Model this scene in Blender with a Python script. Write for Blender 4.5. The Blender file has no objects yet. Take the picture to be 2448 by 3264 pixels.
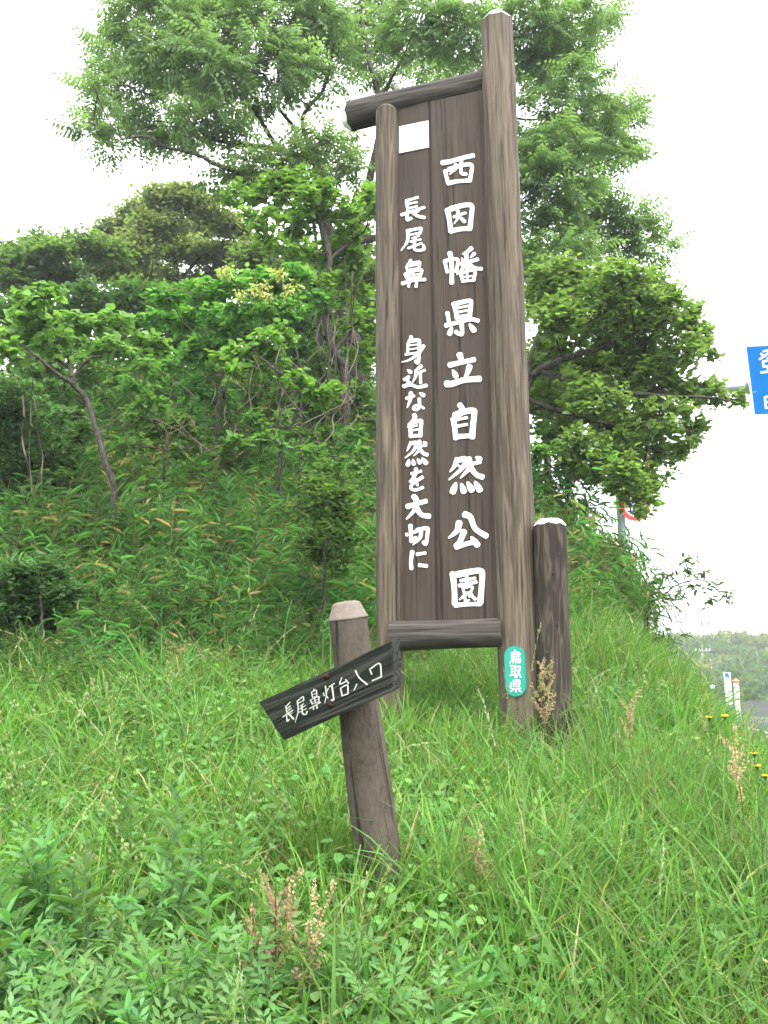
import bpy, math, random
import numpy as np
from mathutils import Vector, Matrix

rad = math.radians
# ------------------------------------------------------------------ camera
scene = bpy.context.scene
FPX = 2940.0                      # focal length in pixels of the 2448 x 3264 photograph
PITCH, ROLL = rad(11.42), rad(-0.21)
CAM = Vector((0, 0, 1.6))
cam_data = bpy.data.cameras.new("camera")
cam_data.sensor_fit = 'VERTICAL'
cam_data.sensor_height = 24.0
cam_data.lens = 24.0 * FPX / 3264.0
cam_data.clip_start = 0.05
cam_data.clip_end = 3000
cam = bpy.data.objects.new("camera", cam_data)
scene.collection.objects.link(cam)
CROT = Matrix.Rotation(math.pi / 2 + PITCH, 3, 'X') @ Matrix.Rotation(ROLL, 3, 'Z')
cam.matrix_world = Matrix.Translation(CAM) @ CROT.to_4x4()
scene.camera = cam

# ------------------------------------------------------------------ sky, sun, exposure
SUN_EL, SUN_AZ = rad(58), rad(150)      # azimuth clockwise from +Y: behind the camera, to the right
world = bpy.data.worlds.new("World")
scene.world = world
world.use_nodes = True
wn, wl = world.node_tree.nodes, world.node_tree.links
wn.clear()
w_out = wn.new('ShaderNodeOutputWorld')
w_bg = wn.new('ShaderNodeBackground')
w_bg.inputs['Strength'].default_value = 0.1
w_sky = wn.new('ShaderNodeTexSky')
w_sky.sky_type = 'NISHITA'
w_sky.sun_disc = False
w_sky.sun_elevation = SUN_EL
w_sky.sun_rotation = SUN_AZ
w_sky.dust_density = 4.0
w_tc = wn.new('ShaderNodeTexCoord')
w_noise = wn.new('ShaderNodeTexNoise')
w_noise.inputs['Scale'].default_value = 2.2
w_noise.inputs['Detail'].default_value = 4
w_ramp = wn.new('ShaderNodeValToRGB')          # a closed overcast deck, thicker and thinner places
w_ramp.color_ramp.elements[0].color = (6.4, 6.7, 7.1, 1)
w_ramp.color_ramp.elements[1].color = (8.6, 8.7, 8.8, 1)
w_ramp.color_ramp.elements[0].position = 0.3
w_ramp.color_ramp.elements[1].position = 0.7
w_mix = wn.new('ShaderNodeMixRGB')
w_mix.inputs['Fac'].default_value = 0.9
wl.new(w_tc.outputs['Generated'], w_noise.inputs['Vector'])
wl.new(w_noise.outputs['Fac'], w_ramp.inputs['Fac'])
wl.new(w_sky.outputs['Color'], w_mix.inputs['Color1'])
wl.new(w_ramp.outputs['Color'], w_mix.inputs['Color2'])
wl.new(w_mix.outputs['Color'], w_bg.inputs['Color'])
wl.new(w_bg.outputs['Background'], w_out.inputs['Surface'])

sun_data = bpy.data.lights.new("sun", 'SUN')
sun_data.energy = 1.3
sun_data.angle = rad(25)
sun_data.color = (1.0, 0.96, 0.9)
sun = bpy.data.objects.new("sun", sun_data)
scene.collection.objects.link(sun)
sdir = Vector((math.sin(SUN_AZ) * math.cos(SUN_EL), math.cos(SUN_AZ) * math.cos(SUN_EL), math.sin(SUN_EL)))
sun.rotation_euler = sdir.to_track_quat('Z', 'Y').to_euler()
sun.location = (4, -6, 12)

scene.view_settings.view_transform = 'Standard'
scene.view_settings.look = 'None'
scene.view_settings.exposure = 2.35
scene.view_settings.gamma = 1.0
scene.view_settings.use_curve_mapping = False
scene.cycles.max_bounces = 4
scene.cycles.diffuse_bounces = 3
scene.cycles.glossy_bounces = 1
scene.cycles.transmission_bounces = 2
scene.cycles.use_adaptive_sampling = True
scene.cycles.adaptive_threshold = 0.03
scene.cycles.debug_use_spatial_splits = True
scene.cycles.use_denoising = True

# ------------------------------------------------------------------ helpers
rng = np.random.default_rng(7)
random.seed(7)
COL = scene.collection
KD = 2448.0 / 1659.0              # the photograph was measured on a 1659 px wide view
CR = np.array(CROT)
CP = np.array(CAM)
UP = np.array([0, 0, 1.0])


def nrm(v):
    v = np.asarray(v, float)
    return v / np.maximum(np.linalg.norm(v, axis=-1, keepdims=True), 1e-9)


def ray(u, v):
    return CR @ np.array([(u - 1224.0) / FPX, (1632.0 - v) / FPX, -1.0])


def at(u, v, Y):                  # the point on the pixel's ray that lies Y metres ahead
    d = ray(u, v)
    return CP + d * (Y / d[1])


def atd(dx, dy, Y):
    return at(dx * KD, dy * KD, Y)


def on_plane(u, v, P, n):
    d = ray(u, v)
    return CP + d * (np.dot(P - CP, n) / np.dot(d, n))


def depth(P):
    return -(CR.T @ (np.asarray(P) - CP))[2]


def tag(o, label=None, cat=None, group=None, kind=None):
    if label: o['label'] = label
    if cat: o['category'] = cat
    if group: o['group'] = group
    if kind: o['kind'] = kind
    return o


WM = {}                           # world matrices, so that parts can be built in world space


def place(o, parent, M):
    WM[o] = M.copy()
    if parent is not None:
        o.parent = parent
        o.matrix_parent_inverse = WM[parent].inverted()
    o.matrix_basis = M


def empty(name, loc):
    o = bpy.data.objects.new(name, None)
    o.empty_display_size = 0.2
    COL.objects.link(o)
    place(o, None, Matrix.Translation(Vector(loc)))
    return o


def set_mesh(me, V, faces, cols=None, smooth=False):
    V = np.asarray(V, np.float32).reshape(-1, 3)
    me.vertices.add(len(V))
    me.vertices.foreach_set('co', V.ravel())
    loops, tot = [], []
    for f in faces:
        f = np.asarray(f, np.int32)
        if f.size == 0: continue
        loops.append(f.ravel())
        tot.append(np.full(len(f), f.shape[1], np.int32))
    loops = np.concatenate(loops)
    tot = np.concatenate(tot)
    start = np.concatenate([[0], np.cumsum(tot)[:-1]]).astype(np.int32)
    me.loops.add(len(loops))
    me.loops.foreach_set('vertex_index', loops)
    me.polygons.add(len(tot))
    me.polygons.foreach_set('loop_start', start)
    me.polygons.foreach_set('loop_total', tot)
    if smooth is not None:
        me.polygons.foreach_set('use_smooth', np.full(len(tot), bool(smooth)))
    if cols is not None:
        a = me.color_attributes.new('col', 'FLOAT_COLOR', 'POINT')
        c = np.ones((len(V), 4), np.float32)
        c[:, :3] = cols
        a.data.foreach_set('color', c.ravel())
    me.update(calc_edges=True)
    return me


class MB:
    def __init__(self):
        self.V, self.F, self.C, self.n = [], [], [], 0

    def add(self, V, faces, col=(0.5, 0.5, 0.5)):
        V = np.asarray(V, float).reshape(-1, 3)
        self.V.append(V)
        for f in faces:
            self.F.append(np.asarray(f, np.int64) + self.n)
        c = np.asarray(col, float)
        if c.ndim == 1: c = np.tile(c, (len(V), 1))
        self.C.append(c)
        self.n += len(V)

    def box(self, lo, hi, col=(.5, .5, .5), M=None):
        x0, y0, z0 = lo
        x1, y1, z1 = hi
        V = np.array([[x0, y0, z0], [x1, y0, z0], [x1, y1, z0], [x0, y1, z0], [x0, y0, z1], [x1, y0, z1], [x1, y1, z1], [x0, y1, z1]], float)
        if M is not None:
            V = V @ np.array(M)[:3, :3].T + np.array(M)[:3, 3]
        self.add(V, [[[0, 3, 2, 1], [4, 5, 6, 7], [0, 1, 5, 4], [1, 2, 6, 5], [2, 3, 7, 6], [3, 0, 4, 7]]], col)

    def tube(self, P, R, k=6, col=(.5, .5, .5), cap=False):
        P = np.asarray(P, float)
        n = len(P)
        R = np.broadcast_to(np.asarray(R, float), (n,))
        T = nrm(np.gradient(P, axis=0))
        ref = np.array([0, 0, 1.0]) if abs(T[:, 2]).mean() < 0.85 else np.array([1.0, 0, 0])
        A = nrm(np.cross(T, ref))
        B = np.cross(T, A)
        th = np.arange(k) * 2 * np.pi / k
        V = P[:, None] + R[:, None, None] * (np.cos(th)[None, :, None] * A[:, None] + np.sin(th)[None, :, None] * B[:, None])
        i = np.arange(n - 1)[:, None] * k
        j = np.arange(k)[None]
        j2 = (j + 1) % k
        q = np.stack([i + j, i + j2, i + k + j2, i + k + j], -1).reshape(-1, 4)
        fs = [q]
        if cap:
            fs += [np.arange(k)[::-1][None], (np.arange(k) + (n - 1) * k)[None]]
        self.add(V.reshape(-1, 3), fs, col)

    def mesh(self, name, M=None, smooth=None):
        V = np.concatenate(self.V)
        if M is not None:
            Mi = np.array(M.inverted())
            V = V @ Mi[:3, :3].T + Mi[:3, 3]
        by = {}
        for f in self.F:
            by.setdefault(f.shape[1], []).append(f)
        return set_mesh(bpy.data.meshes.new(name), V, [np.concatenate(v) for v in by.values()], np.concatenate(self.C), smooth)

    def build(self, name, mat, parent=None, M=None, smooth=False):
        """geometry collected in world space; M is the object's own world matrix"""
        M = M if M is not None else (WM[parent].copy() if parent is not None else Matrix.Identity(4))
        me = self.mesh(name, M, None if mat.name in ('leaf', 'grass_blade') else smooth)
        me.materials.append(mat)
        o = bpy.data.objects.new(name, me)
        COL.objects.link(o)
        place(o, parent, M)
        return o


# ------------------------------------------------------------------ materials
def new_mat(name):
    m = bpy.data.materials.new(name)
    m.use_nodes = True
    nt = m.node_tree
    b = nt.nodes['Principled BSDF']
    return m, nt.nodes, nt.links, b


def ramp(n, stops):
    r = n.new('ShaderNodeValToRGB')
    e = r.color_ramp.elements
    while len(e) < len(stops): e.new(0.5)
    for x, (p, c) in zip(e, stops):
        x.position = p
        x.color = (*c, 1)
    return r


def noise(n, l, vec, scale, detail=4, dist=0.0, rough=0.55):
    t = n.new('ShaderNodeTexNoise')
    t.inputs['Scale'].default_value = scale
    t.inputs['Detail'].default_value = detail
    t.inputs['Distortion'].default_value = dist
    t.inputs['Roughness'].default_value = rough
    if vec is not None: l.new(vec, t.inputs['Vector'])
    return t


def mapping(n, l, scale, coord='Object'):
    tc = n.new('ShaderNodeTexCoord')
    mp = n.new('ShaderNodeMapping')
    mp.inputs['Scale'].default_value = scale
    l.new(tc.outputs[coord], mp.inputs['Vector'])
    return mp.outputs['Vector']


def math_node(n, l, op, a, b=None):
    m = n.new('ShaderNodeMath')
    m.operation = op
    for i, s in enumerate((a, b)):
        if s is None: continue
        if isinstance(s, (int, float)): m.inputs[i].default_value = s
        else: l.new(s, m.inputs[i])
    return m.outputs[0]


def mixc(n, l, fac, a, b, mode='MIX'):
    m = n.new('ShaderNodeMixRGB')
    m.blend_type = mode
    for s, k in ((fac, 'Fac'), (a, 'Color1'), (b, 'Color2')):
        if isinstance(s, (int, float)): m.inputs[k].default_value = s
        elif isinstance(s, tuple): m.inputs[k].default_value = (*s, 1)
        else: l.new(s, m.inputs[k])
    return m.outputs['Color']


def bump(n, l, h, strength, dist, b):
    bp = n.new('ShaderNodeBump')
    bp.inputs['Strength'].default_value = strength
    bp.inputs['Distance'].default_value = dist
    l.new(h, bp.inputs['Height'])
    l.new(bp.outputs['Normal'], b.inputs['Normal'])


def wood(name, dark, light, grey, rings=26.0, zs=0.35, strength=0.5, band=0.62, patch=0.5):
    """weathered log: contour-like grain drawn by a stretched noise, grey patches and checks"""
    m, n, l, b = new_mat(name)
    v = mapping(n, l, (13.0, 13.0, zs * 13.0))
    base = noise(n, l, v, 1.0, 2, 0.5)
    w = math_node(n, l, 'SINE', math_node(n, l, 'MULTIPLY', base.outputs['Fac'], rings * 2.6))
    w = math_node(n, l, 'ADD', math_node(n, l, 'MULTIPLY', w, 0.5), 0.5)
    w = math_node(n, l, 'POWER', w, 2.2)
    fine = noise(n, l, mapping(n, l, (80, 80, 2.4)), 1.0, 6, 0.3, 0.65)
    fine_c = math_node(n, l, 'ADD', math_node(n, l, 'MULTIPLY', fine.outputs['Fac'], 2.0), -0.5)
    g = math_node(n, l, 'ADD', math_node(n, l, 'MULTIPLY', w, band), math_node(n, l, 'MULTIPLY', fine_c, 1.05 - band))
    r = ramp(n, [(0.24, dark), (0.46, tuple(a * .55 + c * .45 for a, c in zip(dark, light))), (0.80, light)])
    l.new(g, r.inputs['Fac'])
    pn = noise(n, l, mapping(n, l, (3.0, 3.0, 1.1)), 1.0, 4, 0.4)
    pr = ramp(n, [(0.42, (0, 0, 0)), (0.66, (1, 1, 1))])
    l.new(pn.outputs['Fac'], pr.inputs['Fac'])
    c = mixc(n, l, math_node(n, l, 'MULTIPLY', pr.outputs['Color'], patch), r.outputs['Color'], grey)
    ck = noise(n, l, mapping(n, l, (52, 52, 1.1)), 1.0, 3, 0.4)
    cr = ramp(n, [(0.33, (0.16, 0.15, 0.14)), (0.39, (1, 1, 1))])
    l.new(ck.outputs['Fac'], cr.inputs['Fac'])
    c = mixc(n, l, 0.8, c, cr.outputs['Color'], 'MULTIPLY')
    l.new(c, b.inputs['Base Color'])
    b.inputs['Roughness'].default_value = 0.82
    b.inputs['Specular IOR Level'].default_value = 0.3
    h = math_node(n, l, 'ADD', g, math_node(n, l, 'MULTIPLY', cr.outputs['Color'], 0.8))
    bump(n, l, h, strength, 0.006, b)
    return m


def plain(name, c, rough=0.6, var=0.15, scale=12.0, metal=0.0, bstr=0.0):
    m, n, l, b = new_mat(name)
    t = noise(n, l, mapping(n, l, (1, 1, 1)), scale, 5)
    r = ramp(n, [(0.3, tuple(x * (1 - var) for x in c)), (0.7, tuple(min(1, x * (1 + var)) for x in c))])
    l.new(t.outputs['Fac'], r.inputs['Fac'])
    l.new(r.outputs['Color'], b.inputs['Base Color'])
    b.inputs['Roughness'].default_value = rough
    b.inputs['Metallic'].default_value = metal
    if bstr: bump(n, l, t.outputs['Fac'], bstr, 0.01, b)
    return m


def foliage(name, trans=0.35, rough=0.5, spec=0.35, vary=0.35, value=1.08, sat=0.95):
    m, n, l, b = new_mat(name)
    a = n.new('ShaderNodeAttribute')
    a.attribute_name = 'col'
    oi = n.new('ShaderNodeObjectInfo')
    k = math_node(n, l, 'ADD', math_node(n, l, 'MULTIPLY', oi.outputs['Random'], vary), value - vary / 2)
    hs = n.new('ShaderNodeHueSaturation')
    l.new(a.outputs['Color'], hs.inputs['Color'])
    l.new(k, hs.inputs['Value'])
    hs.inputs['Saturation'].default_value = sat
    hk = math_node(n, l, 'ADD', math_node(n, l, 'MULTIPLY', oi.outputs['Random'], 0.03), 0.485)
    l.new(hk, hs.inputs['Hue'])
    l.new(hs.outputs['Color'], b.inputs['Base Color'])
    b.inputs['Roughness'].default_value = rough
    b.inputs['Specular IOR Level'].default_value = spec
    tr = n.new('ShaderNodeBsdfTranslucent')
    tcol = mixc(n, l, 1.0, hs.outputs['Color'], (1.15, 1.25, 0.55), 'MULTIPLY')
    l.new(tcol, tr.inputs['Color'])
    mx = n.new('ShaderNodeMixShader')
    mx.inputs['Fac'].default_value = trans
    l.new(b.outputs['BSDF'], mx.inputs[1])
    l.new(tr.outputs['BSDF'], mx.inputs[2])
    l.new(mx.outputs['Shader'], n['Material Output'].inputs['Surface'])
    return m


M_LEAF = foliage('leaf', 0.5, 0.6, 0.2, 0.35, 1.3, 0.92)
M_GRASS = foliage('grass_blade', 0.42, 0.65, 0.12, 0.35, 1.0, 1.04)
M_BARK = wood('bark', (0.018, 0.014, 0.011), (0.075, 0.062, 0.048), (0.065, 0.058, 0.050), 14, 0.5, 0.6)
M_TWIG = plain('twig_bark', (0.06, 0.045, 0.033), 0.85, 0.3, 9)
M_VINE = plain('vine_bark', (0.095, 0.070, 0.052), 0.85, 0.3, 9)
M_LOG = wood('weathered_log', (0.046, 0.034, 0.024), (0.150, 0.118, 0.082), (0.074, 0.064, 0.051), 9, 0.075, 0.8, 0.34, 0.45)
M_LOGB = wood('weathered_beam', (0.026, 0.021, 0.018), (0.080, 0.068, 0.058), (0.052, 0.047, 0.042), 10, 0.07, 0.6, 0.4, 0.6)
M_STUB = wood('dark_log', (0.020, 0.015, 0.011), (0.074, 0.056, 0.041), (0.034, 0.029, 0.024), 14, 0.12, 0.6, 0.55, 0.5)
M_BOARD = wood('stained_board', (0.038, 0.027, 0.020), (0.066, 0.049, 0.036), (0.052, 0.044, 0.035), 4, 0.06, 0.12, 0.3)
M_ARROW = wood('mossy_board', (0.008, 0.010, 0.008), (0.048, 0.048, 0.040), (0.018, 0.025, 0.014), 20, 0.05, 0.9, 0.5, 0.6)
M_BATTEN = plain('red_brown_joint', (0.022, 0.012, 0.009), 0.8, 0.2)
M_WHITE = plain('white_paint', (0.78, 0.78, 0.77), 0.5, 0.05, 30)
def chipped():
    m, n, l, b = new_mat('chipped_white_paint')
    t = noise(n, l, mapping(n, l, (1, 1, 1)), 55, 6)
    r = ramp(n, [(0.30, (0.10, 0.085, 0.07)), (0.345, (0.55, 0.54, 0.50)), (0.42, (0.76, 0.76, 0.75)), (1.0, (0.8, 0.8, 0.79))])
    l.new(t.outputs['Fac'], r.inputs['Fac'])
    l.new(r.outputs['Color'], b.inputs['Base Color'])
    b.inputs['Roughness'].default_value = 0.6
    return m


M_LETTER = chipped()
M_CARVE = plain('flaking_white_paint', (0.62, 0.62, 0.56), 0.7, 0.35, 160)
M_CONC = plain('sham_wood_concrete', (0.098, 0.081, 0.066), 0.95, 0.55, 130, 0, 0.9)
def sham():
    m, n, l, b = new_mat('pitted_sham_wood')
    v = mapping(n, l, (1, 1, .55))
    big, fin = noise(n, l, v, 9, 6, .3, .65), noise(n, l, v, 85, 8, 0.0, .7)
    g = math_node(n, l, 'ADD', math_node(n, l, 'MULTIPLY', big.outputs['Fac'], .6), math_node(n, l, 'MULTIPLY', fin.outputs['Fac'], .4))
    r = ramp(n, [(0.34, (.030, .024, .019)), (0.44, (.072, .059, .048)), (0.56, (.100, .083, .067)), (0.68, (.130, .112, .092))])
    l.new(g, r.inputs['Fac'])
    ck = noise(n, l, mapping(n, l, (30, 30, 2.2)), 1.0, 3, .6)
    cr = ramp(n, [(0.34, (.3, .28, .26)), (0.40, (1, 1, 1))])
    l.new(ck.outputs['Fac'], cr.inputs['Fac'])
    l.new(mixc(n, l, .8, r.outputs['Color'], cr.outputs['Color'], 'MULTIPLY'), b.inputs['Base Color'])
    b.inputs['Roughness'].default_value = 1.0
    bump(n, l, math_node(n, l, 'ADD', g, math_node(n, l, 'MULTIPLY', cr.outputs['Color'], .25)), 0.8, 0.008, b)
    return m


M_CONC = sham()
M_CAPC = plain('pale_concrete_cap', (0.165, 0.138, 0.118), 0.9, 0.15, 60, 0, 0.3)
M_RUST = plain('rusty_bolt', (0.035, 0.016, 0.012), 0.8, 0.4, 90)
M_GREEN = plain('green_enamel', (0.0, 0.25, 0.18), 0.55, 0.05)
M_BLUE = plain('blue_sign_face', (0.002, 0.105, 0.34), 0.9, 0.03, 20)
M_BLUE.node_tree.nodes['Principled BSDF'].inputs['Specular IOR Level'].default_value = 0.05
M_RED = plain('red_sign_ring', (0.5, 0.02, 0.02), 0.45, 0.08)
M_ORANGE = plain('orange_paint', (0.6, 0.12, 0.03), 0.5, 0.1)
M_SALMON = plain('faded_pink_paint', (0.55, 0.22, 0.16), 0.6, 0.12)
M_STEEL = plain('galvanised_steel', (0.30, 0.32, 0.34), 0.5, 0.12, 8, 0.3)
M_POLEC = plain('pale_concrete_pole', (0.17, 0.17, 0.165), 0.85, 0.12)
M_DARKT = plain('black_lettering', (0.02, 0.02, 0.025), 0.6, 0.1)
M_NAVY = plain('blue_lettering', (0.03, 0.08, 0.3), 0.6, 0.1)
M_WALL = plain('retaining_concrete', (0.070, 0.073, 0.077), 0.9, 0.2, 1.5)
M_ROOF = plain('pale_roof', (0.25, 0.27, 0.29), 0.6, 0.1)
M_ASPH = plain('asphalt', (0.048, 0.050, 0.055), 0.9, 0.2, 3.0)
for mm_ in (M_ASPH, M_WHITE, M_RUST, M_CONC, M_CAPC):
    mm_.node_tree.nodes['Principled BSDF'].inputs['Specular IOR Level'].default_value = 0.08
M_LINE = plain('road_paint', (0.72, 0.72, 0.72), 0.7, 0.1)


def soil():
    m, n, l, b = new_mat('soil_and_litter')
    v = mapping(n, l, (1, 1, 1))
    t = noise(n, l, v, 1.3, 8, 0.5)
    r = ramp(n, [(0.3, (0.030, 0.024, 0.016)), (0.5, (0.035, 0.055, 0.018)), (0.72, (0.075, 0.085, 0.035))])
    l.new(t.outputs['Fac'], r.inputs['Fac'])
    l.new(r.outputs['Color'], b.inputs['Base Color'])
    b.inputs['Roughness'].default_value = 1.0
    bump(n, l, noise(n, l, v, 14, 6).outputs['Fac'], 0.8, 0.05, b)
    return m


M_SOIL = soil()

# ------------------------------------------------------------------ terrain


def ss(t):
    t = np.clip(t, 0, 1)
    return t * t * (3 - 2 * t)


PY = [-30, -4, 0, 1, 2, 3.2, 4.5, 5.6, 7, 9, 11, 14, 17, 25, 45, 62, 80, 100]
PZ = [-.05, 0.0, .08, .20, .40, .76, 1.08, 1.30, 1.60, 2.4, 3.6, 5.4, 7.0, 9.8, 9.8, 6.0, 1.0, -.05]
XY = [-30, -5, 2, 5, 7, 8, 10, 12, 16, 20, 25, 36.6, 49, 58, 66, 80]
XX = [1.5, 1.9, 2.3, 2.62, 3.0, 3.2, 3.7, 4.3, 4.9, 5.0, 5.2, 6.0, 7.0, 7.0, 5.0, 0.0]


def ground(x, y):
    x = np.asarray(x, float)
    y = np.asarray(y, float)
    p = np.interp(y, PY, PZ) + 0.02 * np.minimum(np.abs(np.minimum(x, 0)), 6)
    p = p + np.clip(p, 0, 1) * (0.05 * np.sin(x * 1.7 + y * .6) + 0.04 * np.sin(x * .8 - y * 1.9 + 1.3))
    cut = 1.6 * (np.interp(y, XY, XX) - x)
    k = 0.25
    m = np.minimum(p, cut) - k * np.exp(-np.abs(p - cut) / k) * 0.5
    far = 7.5 * ss((y - 84) / 62) * ss((x - 2) / 20) + 9 * ss((y - 150) / 250)
    far2 = 9 * ss((-x - 40) / 160)
    return np.maximum(np.maximum(m, -0.06) + far, far2 * (y > -40))


def axis_pts(dense_lo, dense_hi, step, lo, hi):
    a = list(np.arange(dense_lo, dense_hi, step))
    s, v = step, dense_hi
    while v < hi:
        a.append(v)
        s *= 1.18
        v += s
    a.append(hi)
    s, v, pre = step, dense_lo, []
    while True:
        s *= 1.18
        v -= s
        if v < lo: break
        pre.append(v)
    pre.append(lo)
    return np.array(pre[::-1] + a)


gx = axis_pts(-8, 8, 0.16, -900, 900)
gy = axis_pts(-2, 20, 0.16, -300, 1500)
GX, GY = np.meshgrid(gx, gy)
GV = np.stack([GX, GY, ground(GX, GY)], -1).reshape(-1, 3)
nx, ny = len(gx), len(gy)
ii = (np.arange(ny - 1)[:, None] * nx + np.arange(nx - 1)[None]).reshape(-1)
me = set_mesh(bpy.data.meshes.new('ground'), GV, [np.stack([ii, ii + 1, ii + nx + 1, ii + nx], -1)], None, True)
me.materials.append(M_SOIL)
og = bpy.data.objects.new('ground', me)
COL.objects.link(og)
WM[og] = Matrix.Identity(4)
tag(og, kind='structure')

# ---- road: a strip beside the mound that bends away behind it


def resample(P, n):
    P = np.asarray(P, float)
    d = np.concatenate([[0], np.cumsum(np.linalg.norm(np.diff(P, axis=0), axis=1))])
    t = np.linspace(0, d[-1], n)
    return np.stack([np.interp(t, d, P[:, i]) for i in range(P.shape[1])], -1)


def smooth_path(P, n=60):
    P = np.asarray(P, float)
    Q = np.concatenate([2 * P[:1] - P[1:2], P, 2 * P[-1:] - P[-2:-1]])
    out = []
    per = max(2, n // (len(P) - 1))
    for i in range(1, len(Q) - 2):
        t = np.linspace(0, 1, per, endpoint=False)[:, None]
        p0, p1, p2, p3 = Q[i - 1], Q[i], Q[i + 1], Q[i + 2]
        out.append(0.5 * (2 * p1 + (p2 - p0) * t + (2 * p0 - 5 * p1 + 4 * p2 - p3) * t * t + (3 * p1 - p0 - 3 * p2 + p3) * t ** 3))
    out.append(P[-1:])
    return np.concatenate(out)


RL = smooth_path([(2.6, -60), (2.9, -5), (3.9, 5), (6.2, 16), (9.6, 26), (15.2, 36.8), (18.6, 48), (19.5, 57), (15, 65), (0, 69), (-40, 70)], 120)
RR = smooth_path([(11, -60), (11.2, -5), (12.4, 5), (15, 16), (19, 26), (25, 36.8), (29, 48), (30.5, 60), (27, 71), (4, 77), (-40, 78)], 120)
RL, RR = resample(RL, 120), resample(RR, 120)


def strip(name, A, B, z, mat):
    n = len(A)
    V = np.concatenate([np.c_[A, np.full(n, z)], np.c_[B, np.full(n, z)]])
    i = np.arange(n - 1)
    mb = MB()
    mb.add(V, [np.stack([i, i + n, i + n + 1, i + 1], -1)])
    return mb.build(name, mat)


rd = tag(strip('road', RL - [0.6, 0] * np.ones_like(RL), RR + [0.6, 0] * np.ones_like(RR), 0.010, M_ASPH), kind='structure')
W = RR - RL
WU = W / np.linalg.norm(W, axis=1, keepdims=True)
for A in (RL, RR):
    o = strip('road_marking', A - WU * 0.09, A + WU * 0.09, 0.016, M_LINE)
    o.parent = rd
o = strip('road_marking', RL + W * 0.5 - WU * 0.07, RL + W * 0.5 + WU * 0.07, 0.016, M_LINE)
o.parent = rd

# ------------------------------------------------------------------ logs and posts


def basis(P0, P1, ref=(0, 0, 1)):
    z = Vector(P1) - Vector(P0)
    z.normalize()
    r = Vector(ref)
    if abs(z.dot(r)) > 0.95: r = Vector((0, -1, 0))
    x = r.cross(z).normalized()
    y = z.cross(x)
    M = Matrix((x, y, z)).transposed().to_4x4()
    M.translation = Vector(P0)
    return M


def log_mesh(L, r0, r1, seed, facets=0, chamfer=0.35, slope=0.55, dome=False, k=40, bottom=True):
    """log along local Z with slightly uneven outline; returns (side MB, top MB)"""
    g = np.random.default_rng(seed)
    th = np.arange(k) * 2 * np.pi / k
    nz = max(6, int(L / 0.08))
    ph = g.uniform(0, 6.28, 6)

    def rr(z, t):
        r = r0 + (r1 - r0) * z / L
        return r * (1 + 0.018 * np.sin(2 * t + ph[0] + z * .7) + 0.012 * np.sin(3 * t + ph[1] - z * 1.9) + 0.008 * np.sin(5 * t + ph[2] + z * 4.1)) + 0.002 * np.sin(z * 9 + ph[3])

    def ztop(r, t):
        if facets:
            a = 2 * np.pi / facets
            d = (np.asarray(t) - ph[4] + a / 2) % a - a / 2
            return L - slope * np.maximum(0, r * np.cos(d) - r1 * (1 - chamfer))
        if dome:
            q = np.clip(r / r1, 0, 1)
            return L - r1 * 0.85 * (1 - np.sqrt(np.maximum(0, 1 - 0.97 * q * q)))
        return np.full_like(np.asarray(t, float), L)

    side = MB()
    V = []
    ze = ztop(rr(L, th), th)
    for i in range(nz + 1):
        f = i / nz
        z = ze * f
        r = rr(z, th)
        V.append(np.stack([r * np.cos(th), r * np.sin(th), z], -1))
    V = np.concatenate(V)
    i = np.arange(nz)[:, None] * k
    j = np.arange(k)[None]
    j2 = (j + 1) % k
    fs = [np.stack([i + j, i + j2, i + k + j2, i + k + j], -1).reshape(-1, 4)]
    if bottom: fs.append(np.arange(k)[::-1][None])
    side.add(V, fs)
    top = MB()
    nr = 7
    V = []
    for q in range(nr):
        f = (1 - q / nr)
        r = rr(L, th) * f * (1.004 if q == 0 else 1)
        V.append(np.stack([r * np.cos(th), r * np.sin(th), ztop(r, th) + 0.0005], -1))
    V.append(np.array([[0, 0, float(ztop(np.array(0.0), np.array(0.0))) + 0.0005]]))
    V = np.concatenate(V)
    i = np.arange(nr - 1)[:, None] * k
    fs = [np.stack([i + j, i + j2, i + k + j2, i + k + j], -1).reshape(-1, 4)]
    b = (nr - 1) * k
    fs.append(np.stack([b + np.arange(k), b + (np.arange(k) + 1) % k, np.full(k, nr * k)], -1))
    top.add(V, fs)
    return side, top


def local_obj(name, mb, mat, parent, M, smooth=True):
    me = mb.mesh(name, None, smooth)
    me.materials.append(mat)
    o = bpy.data.objects.new(name, me)
    COL.objects.link(o)
    place(o, parent, M)
    return o


def add_log(name, parent, P0, P1, r0, r1, mat, seed, capmat=None, capname='cap', **kw):
    M = basis(P0, P1)
    L = (Vector(P1) - Vector(P0)).length
    s, t = log_mesh(L, r0, r1, seed, **kw)
    o = local_obj(name, s, mat, parent, M)
    local_obj(capname if capmat else 'end_face', t, capmat or mat, o, M)
    return o


# ------------------------------------------------------------------ brush strokes


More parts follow.
